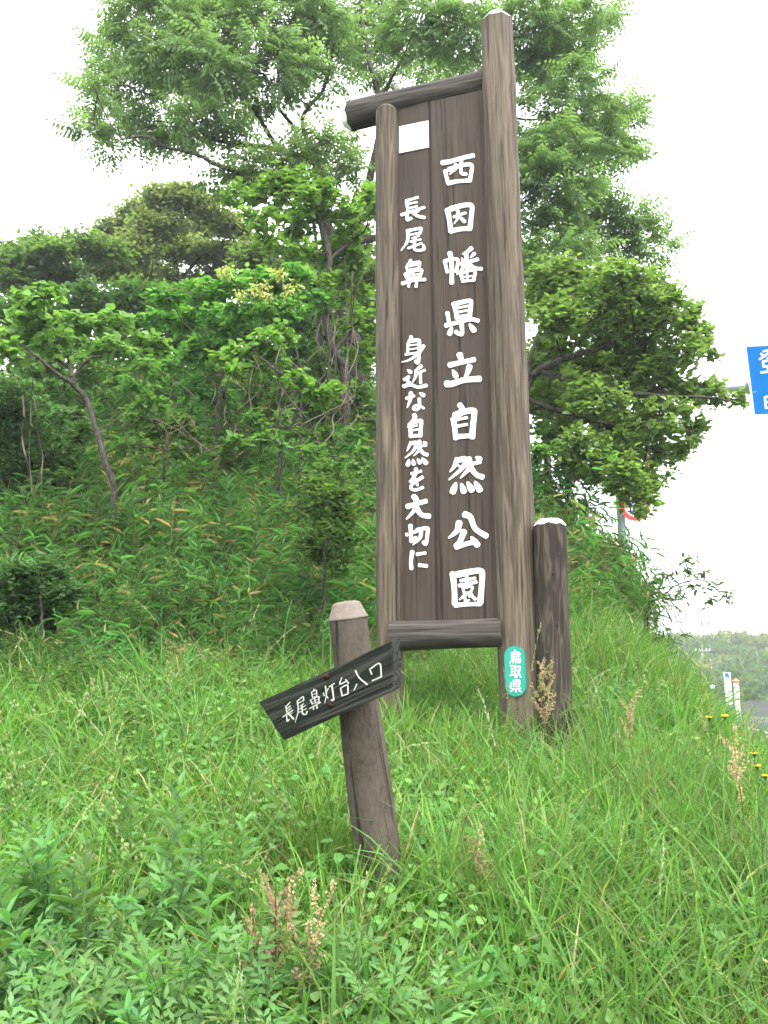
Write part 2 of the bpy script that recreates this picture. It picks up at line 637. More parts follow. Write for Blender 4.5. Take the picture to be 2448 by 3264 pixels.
def stroke_shape(pts, w, mode):
    P = smooth_path(pts, 9 * (len(pts) - 1)) if len(pts) > 2 else resample(pts, 8)
    d = np.concatenate([[0], np.cumsum(np.linalg.norm(np.diff(P, axis=0), axis=1))])
    t = d / d[-1]
    if mode == '!': f = 0.45 + 0.6 * np.sin(np.clip(t * 1.25, 0, 1) * np.pi / 2)
    elif mode == '>': f = 1.02 - 0.75 * t ** 1.6
    elif mode == '=': f = np.ones_like(t)
    else: f = 0.92 + 0.16 * (2 * t - 1) ** 2 - 0.10 * t
    T = nrm(np.gradient(P, axis=0))
    N = np.stack([-T[:, 1], T[:, 0]], -1)
    h = (w * 0.5 * f)[:, None]
    Lf, Rt = P + N * h, P - N * h
    a = np.linspace(0, np.pi, 7)[1:-1]
    e = np.array([P[-1] + h[-1] * (np.cos(x) * N[-1] + 0.75 * np.sin(x) * T[-1]) for x in a])
    s = np.array([P[0] + h[0] * (-np.cos(x) * N[0] - 0.75 * np.sin(x) * T[0]) for x in a])
    return Lf, Rt, s, e


def character(name, data, parent, to3, n, mat, lift=0.004, wscale=1.0):
    """data: strokes 'x,y x,y:w' separated by ';' in view pixels; to3 maps a pixel onto the board"""
    mb = MB()
    n = np.asarray(n)
    for i, st in enumerate(data.strip().split(';')):
        st = st.strip()
        if not st: continue
        mode = ''
        if st[0] in '!>=':
            mode, st = st[0], st[1:]
        body, w = st.split(':')
        pts = np.array([[float(q) for q in p.split(',')] for p in body.split()])
        Lf, Rt, s, e = stroke_shape(pts, float(w) * wscale, mode)
        k = len(Lf)
        poly = np.concatenate([Lf, e, Rt[::-1], s])
        V2 = np.array([to3(*p) for p in poly])
        off = n * (lift + 0.00025 * i)
        m = len(V2)
        top, bot = V2 + off, V2 - n * 0.001
        V = np.concatenate([top, bot])
        r = lambda q: (m - len(s)) - 1 - q + 0     # index of Rt[q] in poly
        r = lambda q: k + len(e) + (k - 1 - q)
        quads = [[q, q + 1, r(q + 1), r(q)] for q in range(k - 1)]
        cap_e = [k - 1] + [k + x for x in range(len(e))] + [r(k - 1)]
        cap_s = [r(0)] + [2 * k + len(e) + x for x in range(len(s))] + [0]
        a = np.arange(m)
        side = np.stack([a, (a + 1) % m, (a + 1) % m + m, a + m], -1)
        mb.add(V, [np.array(quads), np.array([cap_e]), np.array([cap_s]), side])
    return mb.build(name, mat, parent)


# ------------------------------------------------------------------ the tall park sign
AX = nrm(np.array([-2.87, 1.0, 0]))           # along the sign, from the tall post to the short one
NX = nrm(np.array([-1.0, -2.87, 0]))          # out of the sign face, towards the camera
PR = at(1655, 2250, 5.4)                      # axis of the tall post near the grass


def sign_pt(u, v, off=0.0):                   # pixel -> point on the sign's plane moved off by `off` towards the camera
    return on_plane(u, v, PR + NX * off, NX)


def post_pts(u0, v0, u1, v1, off, zbase):
    a, b = sign_pt(u0, v0, off), sign_pt(u1, v1, off)
    d = (a - b) / (a - b)[2]
    return a + d * (zbase - a[2]), b


sign_base = (PR[0], PR[1], float(ground(PR[0], PR[1])))
park_sign = tag(empty('park_sign', sign_base), 'tall brown timber park sign with big white brush lettering and log frame', 'sign')
a, b = post_pts(1652, 2060, 1582, 52, 0.0, sign_base[2] - 0.3)
rt_post = add_log('tall_post', park_sign, a, b, 0.121, 0.108, M_LOG, 3, M_WHITE, facets=8, chamfer=0.42, slope=1.35)
a, b = post_pts(1243, 2100, 1232, 338, 0.035, sign_base[2] - 0.35)
lf_post = add_log('short_post', park_sign, a, b, 0.083, 0.0755, M_LOG, 4, dome=True)
a, b = sign_pt(1093, 376, -0.03), sign_pt(1560, 263, -0.03)
b = b - (b - a) * 0.0
top_beam = add_log('top_beam', park_sign, b, a, 0.082, 0.102, M_LOGB, 5, M_WHITE, facets=7, chamfer=0.42, slope=1.5)
a, b = sign_pt(1246, 2028, 0.13), sign_pt(1600, 2016, 0.05)
add_log('bottom_beam', park_sign, b, a, 0.083, 0.086, M_LOGB, 6)

SM = Matrix((Vector(-AX), Vector(NX), Vector((0, 0, 1)))).transposed().to_4x4()
SM.translation = Vector(PR)


def sign_local(u, v, off=0.0):
    p = sign_pt(u, v, off) - PR
    return -np.dot(p, AX), p[2]


def panel(name, u0, u1, v0, v1, front, thick, mat):
    xa, _ = sign_local(u0, 1150, front)
    xb, _ = sign_local(u1, 1150, front)
    _, zt = sign_local((u0 + u1) / 2, v0, front)
    _, zb = sign_local((u0 + u1) / 2, v1, front)
    mb = MB()
    mb.box((xa, front - thick, zb), (xb, front, zt))
    return local_obj(name, mb, mat, park_sign, SM, False)


BF = 0.025
bd_l = panel('narrow_board', 1262, 1376, 330, 2030, BF, 0.03, M_BOARD)
bd_r = panel('wide_board', 1385, 1566, 300, 2030, BF + 0.004, 0.034, M_BOARD)
panel('joint_strip', 1374, 1388, 320, 2030, BF - 0.006, 0.02, M_BATTEN)
panel('edge_batten', 1556, 1580, 300, 2030, BF + 0.022, 0.05, M_BOARD)
# blank white plate near the top
c4 = [(1272, 403), (1365, 384), (1367, 469), (1272, 488)]
mb = MB()
f = np.array([on_plane(u, v, PR + NX * (BF + 0.007), NX) for u, v in c4])
bk = f - NX * 0.006
mb.add(np.concatenate([f, bk]), [[[0, 3, 2, 1], [4, 5, 6, 7], [0, 1, 5, 4], [1, 2, 6, 5], [2, 3, 7, 6], [3, 0, 4, 7]]])
mb.build('white_plate', M_WHITE, bd_l)


def view(ox, oy, sc, plane_off, P=PR, n=NX):
    return lambda x, y: on_plane(ox + x / sc, oy + y / sc, P + n * plane_off, n)


Z2 = view(1360, 460, 3.568, BF + 0.004)
Z3 = view(1360, 1080, 2.5125, BF + 0.004)
Z4 = view(1240, 580, 3.35, BF)
Z5 = view(1240, 1200, 3.35, BF)
BIG = [
    (Z2, "180,212 270,198 400,160 532,130:46; 215,305 225,370 250,452:42; 255,290 330,262 440,236 512,242 508,330 490,420:42; 395,190 392,270 398,332 450,342:36; >330,235 330,280 262,345:34; 268,442 350,425 488,415:42"),
    (Z2, "238,748 262,880 275,990:52; 272,738 400,700 490,692 518,720 506,850 495,955:50; 280,988 380,968 498,960:50; 312,828 370,808 442,782:28; >355,760 362,830 315,905:34; !378,828 432,882:36"),
    (Z2, "207,1335 235,1455:36; 207,1332 280,1312 352,1312 350,1390 335,1450:36; 265,1240 285,1350 287,1580:46; >512,1185 470,1220 410,1252:42; !400,1298 422,1338:30; >545,1245 500,1292:36; 390,1365 480,1340 582,1312:38; 450,1252 465,1420:42; >440,1360 400,1430 342,1485:34; 490,1370 555,1412 625,1420:38; 388,1480 412,1555:32; 388,1474 470,1442 552,1447 535,1552:34; 460,1455 468,1555:22; 400,1515 545,1500:18; 408,1562 538,1550:28"),
    (Z2, "310,1815 330,1900 345,1980:44; 305,1825 400,1798 490,1782 506,1810 490,1955:46; 345,1866 470,1840:24; 348,1914 470,1890:24; 342,1972 490,1950:42; 237,1920 250,1990 258,2055:40; 220,2063 350,2030 500,1995 586,2008:42; 397,2030 405,2150 375,2160 335,2135:44; !288,2082 262,2160:46; !492,2052 542,2122:52"),
    (Z3, "265,128 285,190:42; 185,212 270,192 382,168:36; !212,255 236,302:36; >345,222 330,270 300,325:40; 160,362 205,362 300,332 425,322:44"),
    (Z3, "265,530 285,565 228,622:36; 215,642 235,798:38; 228,616 300,585 375,576 382,605 372,700 365,788:44; 245,648 322,632:22; 245,702 322,687:22; 235,786 365,776:36"),
    (Z3, ">245,965 220,1025 187,1065:34; >245,975 312,965 282,1040 178,1130:38; 250,1012 292,1042:16; 300,1020 428,987:28; >340,960 345,1030 272,1115:38; 350,1030 398,1088 448,1108:40; !398,950 428,968:38; !235,1158 210,1228:42; !280,1165 300,1225:40; !330,1153 364,1213:42; !390,1148 428,1213:42"),
    (Z3, ">262,1472 242,1540 178,1595:44; 305,1407 350,1428 390,1520 478,1580:42; 298,1545 270,1620 238,1662:42; 238,1668 330,1640 400,1625:36; !360,1590 408,1652:42"),
    (Z3, "210,1882 222,2000 226,2122:42; 248,1888 350,1866 430,1858 447,1890 440,2000 430,2112:44; 230,2134 330,2126 430,2124:32; 275,1937 388,1917:22; 320,1890 325,1962:24; 262,1977 398,1948:24; 290,1992 300,2030:18; 290,1996 366,1986 356,2026:18; 300,2038 360,2028:16; >322,2040 262,2092:24; 305,2058 312,2108:20; 340,2040 390,2085:24; 366,2046 342,2066:14; 312,2108 342,2092:14"),
]
SMALL = [
    (Z4, "184,205 308,166:26; 190,222 205,330:30; 200,240 298,218:20; 205,285 302,262:20; 135,355 220,325 378,275:28; 195,330 196,408 238,390:30; 260,330 310,368 378,384:32; >320,308 270,335:22"),
    (Z4, "195,525 330,497 342,512 330,550:30; 212,570 325,547:20; >205,540 195,640 130,735:32; 320,577 250,605:18; 230,640 340,616:18; 208,710 350,658:22; 280,600 270,705 300,733 372,724 370,682:28"),
    (Z4, "232,838 215,880:28; 188,908 200,958:24; 202,888 320,856 325,900 310,950:28; 215,907 310,887:12; 215,938 310,920:12; 200,960 310,946:20; 170,987 195,1040:24; 178,985 345,938 335,1010:26; 190,1036 330,1012:18; 260,960 265,1025:16; 190,1010 335,982:12; 145,1088 260,1055 385,1045:32; 222,1070 210,1122:24; 300,1050 290,1122:28"),
    (Z4, "237,1655 230,1700:32; 205,1722 200,1828:26; 215,1702 310,1692 325,1720 320,1860 310,1930 285,1915:34; 215,1747 310,1737:14; 215,1790 310,1777:14; 178,1845 310,1825:22; >372,1752 310,1840 215,1905 138,1925:32"),
    (Z4, "!200,2010 233,2033:34; >347,1968 275,2020:34; >290,2015 285,2080 255,2140:32; 290,2050 382,2012:26; 335,2040 340,2148:28; 162,2113 213,2082 195,2128 228,2150 172,2188:26; 158,2185 230,2167 310,2193 400,2176:34"),
    (Z5, "188,235 268,207:28; >235,178 230,240 196,332:38; !330,180 372,204:36; 325,240 325,325 292,358 262,342 290,312 340,325 372,343:28"),
    (Z5, ">270,412 275,450 202,542:40; 225,512 235,642:40; 240,497 300,482 345,478 340,560 335,638:38; 250,537 302,524:18; 250,577 310,567:20; 237,638 335,633:34"),
    (Z5, ">237,705 192,798:30; >242,715 290,711 265,790 172,872:34; 290,760 398,736:24; >325,692 325,780 267,848:34; 330,780 370,823 408,838:36; !370,702 393,719:32; !215,893 202,947:38; !258,890 266,938:34; !308,885 333,923:36; !358,877 398,927:42"),
    (Z5, "243,1040 343,1012:28; >290,988 280,1050 218,1128:34; 227,1123 280,1092 305,1163:24; 358,1077 252,1150 238,1198 290,1213 362,1187:30"),
    (Z5, "198,1390 300,1360 396,1332:46; >265,1282 295,1330 270,1430 188,1523:50; 290,1400 350,1478 430,1494:50"),
    (Z5, "188,1690 288,1657:32; 230,1592 235,1700 240,1762 288,1722:36; 302,1642 408,1622 412,1680 395,1785 370,1770:38; >345,1650 330,1730 258,1798:36"),
    (Z5, "250,1872 235,1980 240,2052:38; 303,1900 387,1886:32; 328,2015 402,2024:36"),
]
for to3, data in BIG: character('character', data, bd_r, to3, NX, M_LETTER, 0.004, 1.14)
for to3, data in SMALL: character('character', data, bd_l, to3, NX, M_LETTER, 0.004, 1.14)

# green plaque nailed to the tall post
PQ = PR + NX * 0.124
plq = lambda u, v: on_plane(u, v, PQ, NX)
ctr_t, ctr_b, hw = (1640, 2092), (1644, 2188), 32.5
poly = []
for i in range(13):
    t = math.pi + math.pi * i / 12
    poly.append((ctr_t[0] + hw * math.cos(t), ctr_t[1] + hw * math.sin(t)))
for i in range(13):
    t = math.pi * i / 12
    poly.append((ctr_b[0] + hw * math.cos(t), ctr_b[1] + hw * math.sin(t)))
F3 = np.array([plq(*p) for p in poly])
m = len(F3)
mb = MB()
q = np.arange(m)
mb.add(np.concatenate([F3 + NX * 0.004, F3 - NX * 0.03]), [np.arange(m)[None], np.stack([q, q + m, (q + 1) % m + m, (q + 1) % m], -1)])
plaque = mb.build('green_plaque', M_GREEN, rt_post)
Z7 = lambda x, y: on_plane(1500 + x / 2.5725, 1600 + y / 2.5725, PQ + NX * 0.004, NX)
PL = [
    "=368,1214 356,1230:9; =338,1236 338,1300:11; =338,1236 398,1236 398,1264:10; =338,1250 396,1250:6; =338,1266 400,1266:8; =338,1283 408,1283:8; =338,1299 406,1299 402,1320:10; =328,1310 325,1324:9; =350,1310 351,1322:8; =369,1310 372,1322:8; =386,1309 390,1319:8",
    "=325,1342 374,1342:9; =337,1342 337,1420:9; =366,1342 366,1440:10; =337,1366 366,1366:7; =337,1391 366,1391:7; =322,1424 372,1414:9; =378,1352 406,1352 396,1398 374,1440:11; =382,1372 412,1438:11",
    "=352,1462 352,1511:9; =352,1462 400,1462 400,1511:9; =352,1478 400,1478:6; =352,1494 400,1494:6; =352,1511 400,1511:7; =333,1482 333,1528 412,1528:9; =371,1528 371,1560:10; =347,1539 329,1556:10; =394,1539 412,1556:10",
]
for d in PL: character('character', d, plaque, Z7, NX, M_WHITE, 0.0015, 1.05)

# ------------------------------------------------------------------ separate stub post
sb = sign_pt(1770, 2270, 0.02)
st = sign_pt(1752, 1658, 0.02)
d = (sb - st) / (sb - st)[2]
gz = float(ground(sb[0], sb[1]))
stub = tag(empty('wooden_post', (sb[0], sb[1], gz)), 'short dark round timber post with scalloped white top beside the tall sign', 'post')
sp = add_log('shaft', stub, sb + d * (gz - 0.3 - sb[2]), st, 0.098, 0.093, M_STUB, 11, M_WHITE, facets=8, chamfer=0.30, slope=1.35)
for (x, y) in ((725, 420), (680, 580), (715, 998), (625, 1232), (540, 228)):
    u, v = 1500 + x / 2.5725, 1600 + y / 2.5725
    dd = nrm(ray(u, v))
    ax0 = np.array(sb); axd = nrm(st - sb)
    w0 = CP - ax0
    A = dd - axd * np.dot(dd, axd); B = w0 - axd * np.dot(w0, axd)
    qa, qb, qc = np.dot(A, A), 2 * np.dot(A, B), np.dot(B, B) - 0.0955 ** 2
    disc = qb * qb - 4 * qa * qc
    if disc < 0: continue
    hit = CP + dd * ((-qb - math.sqrt(disc)) / (2 * qa))
    mb = MB()
    mb.tube([hit + dd * 0.01, hit - dd * 0.004], [0.008, 0.007], 8, cap=True)
    mb.build('nail_hole', M_DARKT, sp)

# ------------------------------------------------------------------ trail signpost with arrow board
TP_top, TP_mid = at(1103, 1917, 3.06), at(1160, 2366, 3.12)
d = nrm(TP_mid - TP_top)
gz = float(ground(TP_mid[0], TP_mid[1]))
TP_base = TP_mid + d * ((gz - 0.25 - TP_mid[2]) / d[2])
trail = tag(empty('trail_signpost', (TP_base[0], TP_base[1], gz)), 'leaning grey sham-wood signpost carrying a tilted dark board in the grass', 'signpost')
capL = 0.052
PC = TP_top + d * capL
tp = add_log('post', trail, TP_base, PC, 0.086, 0.0645, M_CONC, 21)
M = basis(PC, TP_top)
mb = MB()
k, th = 40, np.arange(40) * 2 * np.pi / 40
rows = []
for z, r in ((-0.004, 0.067), (0.0, 0.067), (0.004, 0.063), (0.040, 0.048), (0.048, 0.044), (0.052, 0.030), (0.053, 0.0001)):
    rows.append(np.stack([r * np.cos(th) * (1 + .02 * np.sin(3 * th)), r * np.sin(th), np.full(k, z)], -1))
V = np.concatenate(rows)
i = np.arange(len(rows) - 1)[:, None] * k
j = np.arange(k)[None]
mb.add(V, [np.stack([i + j, i + (j + 1) % k, i + k + (j + 1) % k, i + k + j], -1).reshape(-1, 4)])
local_obj('cap', mb, M_CAPC, tp, M)

psi, lean = rad(27), rad(13)
A3 = np.array([math.cos(psi), -math.sin(psi), 0])
NB = np.array([-math.sin(psi) * math.cos(lean), -math.cos(psi) * math.cos(lean), -math.sin(lean)])
NB = nrm(NB)
BC = at(1068, 2215, 2.955)
brd = lambda u, v: on_plane(u, v, BC, NB)
z6 = lambda x, y: (780 + x / 2.765, 1860 + y / 2.765)
c4 = [z6(1298, 505), z6(1306, 952), z6(340, 1385), z6(120, 1048)]
F4 = np.array([brd(*c) for c in c4])
XL = nrm((F4[0] + F4[1]) / 2 - (F4[2] + F4[3]) / 2)
ZL = np.cross(XL, NB)                                  # in-plane, up-ish
BMAT = Matrix((Vector(NB), Vector(np.cross(XL, NB)), Vector(XL))).transposed().to_4x4()
BMAT.translation = Vector(F4.mean(0))
mb = MB()
n_e = 10
outl = []
for i in range(4):
    for t in np.linspace(0, 1, n_e, endpoint=False):
        p = F4[i] * (1 - t) + F4[(i + 1) % 4] * t
        w = rng.normal(0, 0.0009, 3)
        outl.append(p + w - NB * np.dot(w, NB))
outl = np.array(outl)
m = len(outl)
cen = outl.mean(0)
ins = cen + (outl - cen) * 0.985
TH = 0.062
q = np.arange(m)
mb.add(np.concatenate([ins, outl - NB * 0.004, outl - NB * (TH - .004), ins - NB * TH]),
       [np.arange(m)[None], np.arange(3 * m, 4 * m)[::-1][None]] + [np.stack([q + s * m, (q + 1) % m + s * m, (q + 1) % m + (s + 1) * m, q + (s + 1) * m], -1) for s in range(3)])
me_ = mb.mesh('arrow_board', BMAT, False)
me_.materials.append(M_ARROW)
ab = bpy.data.objects.new('arrow_board', me_)
COL.objects.link(ab)
place(ab, trail, BMAT)
Z6 = lambda x, y: on_plane(780 + x / 2.765, 1860 + y / 2.765, BC, NB)
TR = [
    "=362,1082 374,1152:8; =365,1086 400,1046:9; =372,1106 404,1077:7; =377,1126 410,1098:7; =336,1175 425,1116:9; =370,1160 377,1212 394,1196:9; =386,1146 434,1194:11; =420,1140 402,1155:7",
    "=465,1036 514,997 520,1030:9; =470,1056 520,1031:7; >465,1036 472,1120 446,1224:11; =520,1060 490,1080:7; =485,1105 535,1076:7; =480,1135 545,1101:8; =505,1076 513,1146 543,1150 550,1126:9",
    "=612,930 604,952:8; =590,962 600,1005:8; =590,957 630,941 636,990:8; =597,980 635,966:6; =600,1004 638,991:6; =580,1027 596,1060:8; =580,1026 650,996 656,1030:8; =618,1012 625,1050:6; =590,1046 655,1016:5; =596,1062 657,1040:7; =576,1100 667,1047:9; =606,1086 610,1110:7; =636,1071 641,1100:8",
    "=695,964 701,990:9; =737,925 726,950:8; >712,905 720,980 705,1055:11; =719,986 735,1010:8; =746,910 790,881:10; =770,900 785,1018 766,1026:12",
    "=856,831 838,885 890,865:10; =890,846 916,880:10; =845,921 861,990:11; =846,921 905,896 911,970:11; =861,990 912,971:10",
    "976,768 1010,830 1080,890:13; >988,888 962,945:11",
    "=1102,752 1120,800:11; =1115,746 1190,706 1205,820:12; =1126,856 1205,820:11",
]
for dta in TR: character('character', dta, ab, Z6, NB, M_CARVE, 0.0008)
for (x, y, r) in ((724, 820, 0.0095), (757, 1068, 0.0085)):
    p = Z6(x, y)
    mb = MB()
    mb.tube([p - NB * .004, p + NB * .005, p + NB * .009, p + NB * .010], [r, r, r * .7, r * .1], 12)
    mb.build('bolt', M_RUST, ab, smooth=True)

# ------------------------------------------------------------------ leaves and blades (vectorised)


def rand_dirs(n, g=rng):
    return nrm(g.normal(size=(n, 3)))


def leaves(mb, P, D, N, L, W, col, droop=0.12, fold=0.12, simple=False):
    P, D = np.asarray(P, float), nrm(D)
    S = nrm(np.cross(D, N))
    N2 = np.cross(S, D)
    L = np.broadcast_to(np.asarray(L, float), (len(P),))[:, None]
    W = np.broadcast_to(np.asarray(W, float), (len(P),))[:, None]
    t = P + D * L - N2 * L * droop
    l = P + D * L * .42 + S * W * .5 + N2 * L * fold * .6
    r = P + D * L * .42 - S * W * .5 + N2 * L * fold * .6
    n = len(P)
    col = np.asarray(col, float)
    if col.ndim == 1: col = np.tile(col, (n, 1))
    i = np.arange(n)
    if simple:
        V = np.stack([P, r, t, l], 1).reshape(-1, 3)
        mb.add(V, [np.stack([i * 4, i * 4 + 1, i * 4 + 2, i * 4 + 3], -1)], np.repeat(col, 4, 0))
    else:
        m = P + D * L * .5 - N2 * L * 0.0
        # a broader leaf: base, two shoulders each side, tip, midrib point
        l2 = P + D * L * .72 + S * W * .36 - N2 * L * droop * .45 + N2 * L * fold * .45
        r2 = P + D * L * .72 - S * W * .36 - N2 * L * droop * .45 + N2 * L * fold * .45
        l1 = P + D * L * .28 + S * W * .5 + N2 * L * fold * .55
        r1 = P + D * L * .28 - S * W * .5 + N2 * L * fold * .55
        V = np.stack([P, r1, r2, t, l2, l1], 1).reshape(-1, 3)
        b = i * 6
        mb.add(V, [np.stack([b, b + 1, b + 2, b + 3], -1), np.stack([b, b + 3, b + 4, b + 5], -1)], np.repeat(col, 6, 0))


def pinnate(mb, P, D, N, L, pairs, ll, lw, col, droop=0.5, ang=62, mid=True):
    """compound leaves: an arching midrib with leaflet pairs and one at the tip"""
    P, D = np.asarray(P, float), nrm(D)
    n = len(P)
    S = nrm(np.cross(D, N))
    N2 = np.cross(S, D)
    L = np.broadcast_to(np.asarray(L, float), (n,))[:, None]
    col = np.asarray(col, float)
    if col.ndim == 1: col = np.tile(col, (n, 1))
    ts = np.linspace(0.22, 1.0, pairs + 1)
    ca, sa = math.cos(rad(ang)), math.sin(rad(ang))
    for q, t in enumerate(ts):
        pos = P + D * L * t - N2 * L * droop * t * t
        T = nrm(D - N2 * 2 * droop * t)
        Nt = np.cross(S, T)
        k = 1.0 - 0.25 * abs(t - 0.55)
        c = col * rng.uniform(.85, 1.15, (n, 1))
        if q == pairs:
            leaves(mb, pos, T, Nt, ll * L[:, 0] * k, lw * L[:, 0] * k, c, simple=True)
        else:
            for s in (-1, 1):
                dd = T * ca + S * s * sa - Nt * 0.25 + rng.normal(0, .12, (n, 3))
                leaves(mb, pos, dd, Nt, ll * L[:, 0] * k, lw * L[:, 0] * k, c, simple=True)
    if mid:
        t = np.array([0, .5, 1.0])
        i = np.arange(n)
        w = L * 0.008
        a = [P + D * L * x - N2 * L * droop * x * x for x in t]
        V = np.stack([a[0] - S * w, a[0] + S * w, a[1] - S * w, a[1] + S * w, a[2]], 1).reshape(-1, 3)
        b = i * 5
        mb.add(V, [np.stack([b, b + 1, b + 3, b + 2], -1), np.stack([b + 2, b + 3, b + 4], -1)], np.repeat(col * .7, 5, 0))


def blades(mb, P, az, H, lean, W, col, seg=4, droop=0.6, twist=0.5, g=rng):
    n = len(P)
    P = np.asarray(P, float)
    az, H, lean, W = [np.broadcast_to(np.asarray(x, float), (n,)) for x in (az, H, lean, W)]
    h = np.stack([np.cos(az), np.sin(az), 0 * az], -1)
    a2 = az + np.pi / 2 + g.normal(0, twist, n)
    s = np.stack([np.cos(a2), np.sin(a2), 0 * az], -1)
    rows = []
    for i in range(seg + 1):
        t = i / seg
        c = P + h * (H * lean * (t ** 1.7))[:, None] + UP * (H * (t - droop * lean * t ** 2.6 * .55))[:, None]
        w = (W * .5 * (1 - t ** 2.0) ** .8 * (0.75 + 0.5 * min(1, t * 3) * .5))[:, None]
        if i < seg: rows += [c - s * w, c + s * w]
        else: rows += [c]
    V = np.stack(rows, 1)
    k = V.shape[1]
    b = np.arange(n) * k
    q = [np.stack([b + 2 * i, b + 2 * i + 1, b + 2 * i + 3, b + 2 * i + 2], -1) for i in range(seg - 1)]
    t3 = np.stack([b + 2 * seg - 2, b + 2 * seg - 1, b + 2 * seg], -1)
    col = np.asarray(col, float)
    if col.ndim == 1: col = np.tile(col, (n, 1))
    mb.add(V.reshape(-1, 3), [np.concatenate(q), t3], np.repeat(col, k, 0))
    return rows[-1]


def jit(c, n, a=0.2, g=rng):
    c = np.asarray(c, float)
    return np.clip(c * (1 + g.normal(0, a, (n, 1))) * (1 + g.normal(0, a * .35, (n, 3))), 0.004, 0.7)


# ------------------------------------------------------------------ trees
def grow(name, label, cat, Y, limbs, blobs, leaf, group=None, dens=1.0, spread=1.0, vy=1.0, leafless=(), base=None, crown_mat=None, dy=1.2):
    """limbs: (points in view px + depth offset, radius start, radius end); blobs: (x, y, rx, ry[, dY[, density]]) in view px"""
    first = limbs[0][0][0]
    b0 = atd(first[0], first[1], Y + first[2])
    gz = float(ground(b0[0], b0[1]))
    root = tag(empty(name, (b0[0], b0[1], gz)), label, cat, group)
    tr, br, cr = MB(), MB(), MB()
    nodes, rads = [], []
    for i, (pts, r0, r1) in enumerate(limbs):
        P = np.array([atd(x, y, Y + o) for x, y, o in pts])
        if i == 0:
            g0 = np.array([P[0][0], P[0][1], float(ground(P[0][0], P[0][1])) - 0.15])
            if P[0][2] > g0[2] + .2: P = np.concatenate([[g0], P])
        Q = smooth_path(P, 8 * (len(P) - 1))
        Q = Q + rng.normal(0, 0.004, Q.shape) * (np.arange(len(Q)) > 0)[:, None]
        R = np.linspace(r0, r1, len(Q))
        if i == 0: R[:2] *= 1.25
        (tr if i == 0 else br).tube(Q, R, 9 if i == 0 else 6)
        nodes.append(Q[2:]); rads.append(R[2:])
    nodes, rads = np.concatenate(nodes), np.concatenate(rads)
    pxm = KD * Y / FPX
    tips, tdirs, tw = [], [], []
    for bl in blobs:
        x, y, rx, ry = bl[:4]
        off = bl[4] if len(bl) > 4 else rng.uniform(-dy, dy)
        dk = bl[5] if len(bl) > 5 else 1.0
        c = atd(x, y, Y + off)
        ex = np.array([rx, (rx + ry) * .5, ry * vy]) * pxm * spread
        # branch from the nearest limb
        src = nodes + 0
        dd = np.linalg.norm(src - c, axis=1) + 0.6 * np.maximum(0, src[:, 2] - c[2])
        j = int(np.argmin(dd))
        if dd[j] > 0.15:
            mid = (src[j] + c) / 2 + np.array([0, 0, -0.08 * dd[j]]) + rng.normal(0, .06 * dd[j], 3)
            Q = smooth_path([src[j], mid, c], 10)
            br.tube(Q, np.linspace(min(rads[j] * .75, .012 + .012 * dd[j]), .008, len(Q)), 5)
            nodes = np.concatenate([nodes, Q[4:]])
            rads = np.concatenate([rads, np.full(len(Q) - 4, .009)])
        area = math.pi * ex[0] * ex[2]
        nt = max(3, int(area * leaf['twigs'] * dens * dk))
        u = rand_dirs(nt) * rng.uniform(0.35, 1.0, (nt, 1)) ** .6
        e = c + u * ex
        s = c + (e - c) * rng.uniform(0, .35, (nt, 1))
        for a_, b_ in zip(s, e):
            m_ = (a_ + b_) / 2 + rng.normal(0, .05, 3) * np.linalg.norm(b_ - a_)
            br.tube(np.array([a_, m_, b_]), np.array([.006, .0045, .0025]) * leaf.get('tk', 1), 3)
        tips.append(e); tdirs.append(nrm(e - c + np.array([0, 0, .15])))
        # leaves along the twig too
        for f in leaf.get('along', ()):
            tips.append(s + (e - s) * f); tdirs.append(nrm(e - c + rng.normal(0, .4, e.shape) * np.linalg.norm(e - c, axis=1, keepdims=True)))
    T, D = np.concatenate(tips), np.concatenate(tdirs)
    k = leaf['per']
    n = len(T) * k
    P = np.repeat(T, k, 0) + rng.normal(0, leaf.get('scatter', .02), (n, 3))
    A = rng.uniform(0, 2 * np.pi, n)
    out = np.stack([np.cos(A), np.sin(A), rng.normal(leaf.get('up', 0.1), .3, n)], -1)
    DD = nrm(np.repeat(D, k, 0) * leaf.get('follow', .5) + out)
    N = nrm(UP + rng.normal(0, leaf.get('tilt', .35), (n, 3)))
    c = np.array(leaf['cols'])
    w = np.array(leaf.get('cw', [1] * len(c)), float)
    # colour per twig, then per leaf
    ci = rng.choice(len(c), len(T), p=w / w.sum())
    col = np.repeat(c[ci] * rng.uniform(.8, 1.2, (len(T), 1)), k, 0)
    col = col * rng.uniform(.82, 1.18, (n, 1))
    Ls = leaf['L'] * rng.uniform(.7, 1.25, n)
    if leaf['kind'] == 'pinnate':
        pinnate(cr, P, DD, N, Ls, leaf['pairs'], leaf.get('ll', .24), leaf.get('lw', .085), col, leaf.get('droop', .45))
    else:
        leaves(cr, P, DD, N, Ls, Ls * leaf['w'], col, leaf.get('droop', .15), .1, leaf.get('simple', False))
    tr.V += br.V; tr.C += br.C
    tr.F += [f + tr.n for f in br.F]
    tr.build('trunk', M_BARK, root, smooth=True)
    cr.build('crown', crown_mat or M_LEAF, root)
    return root


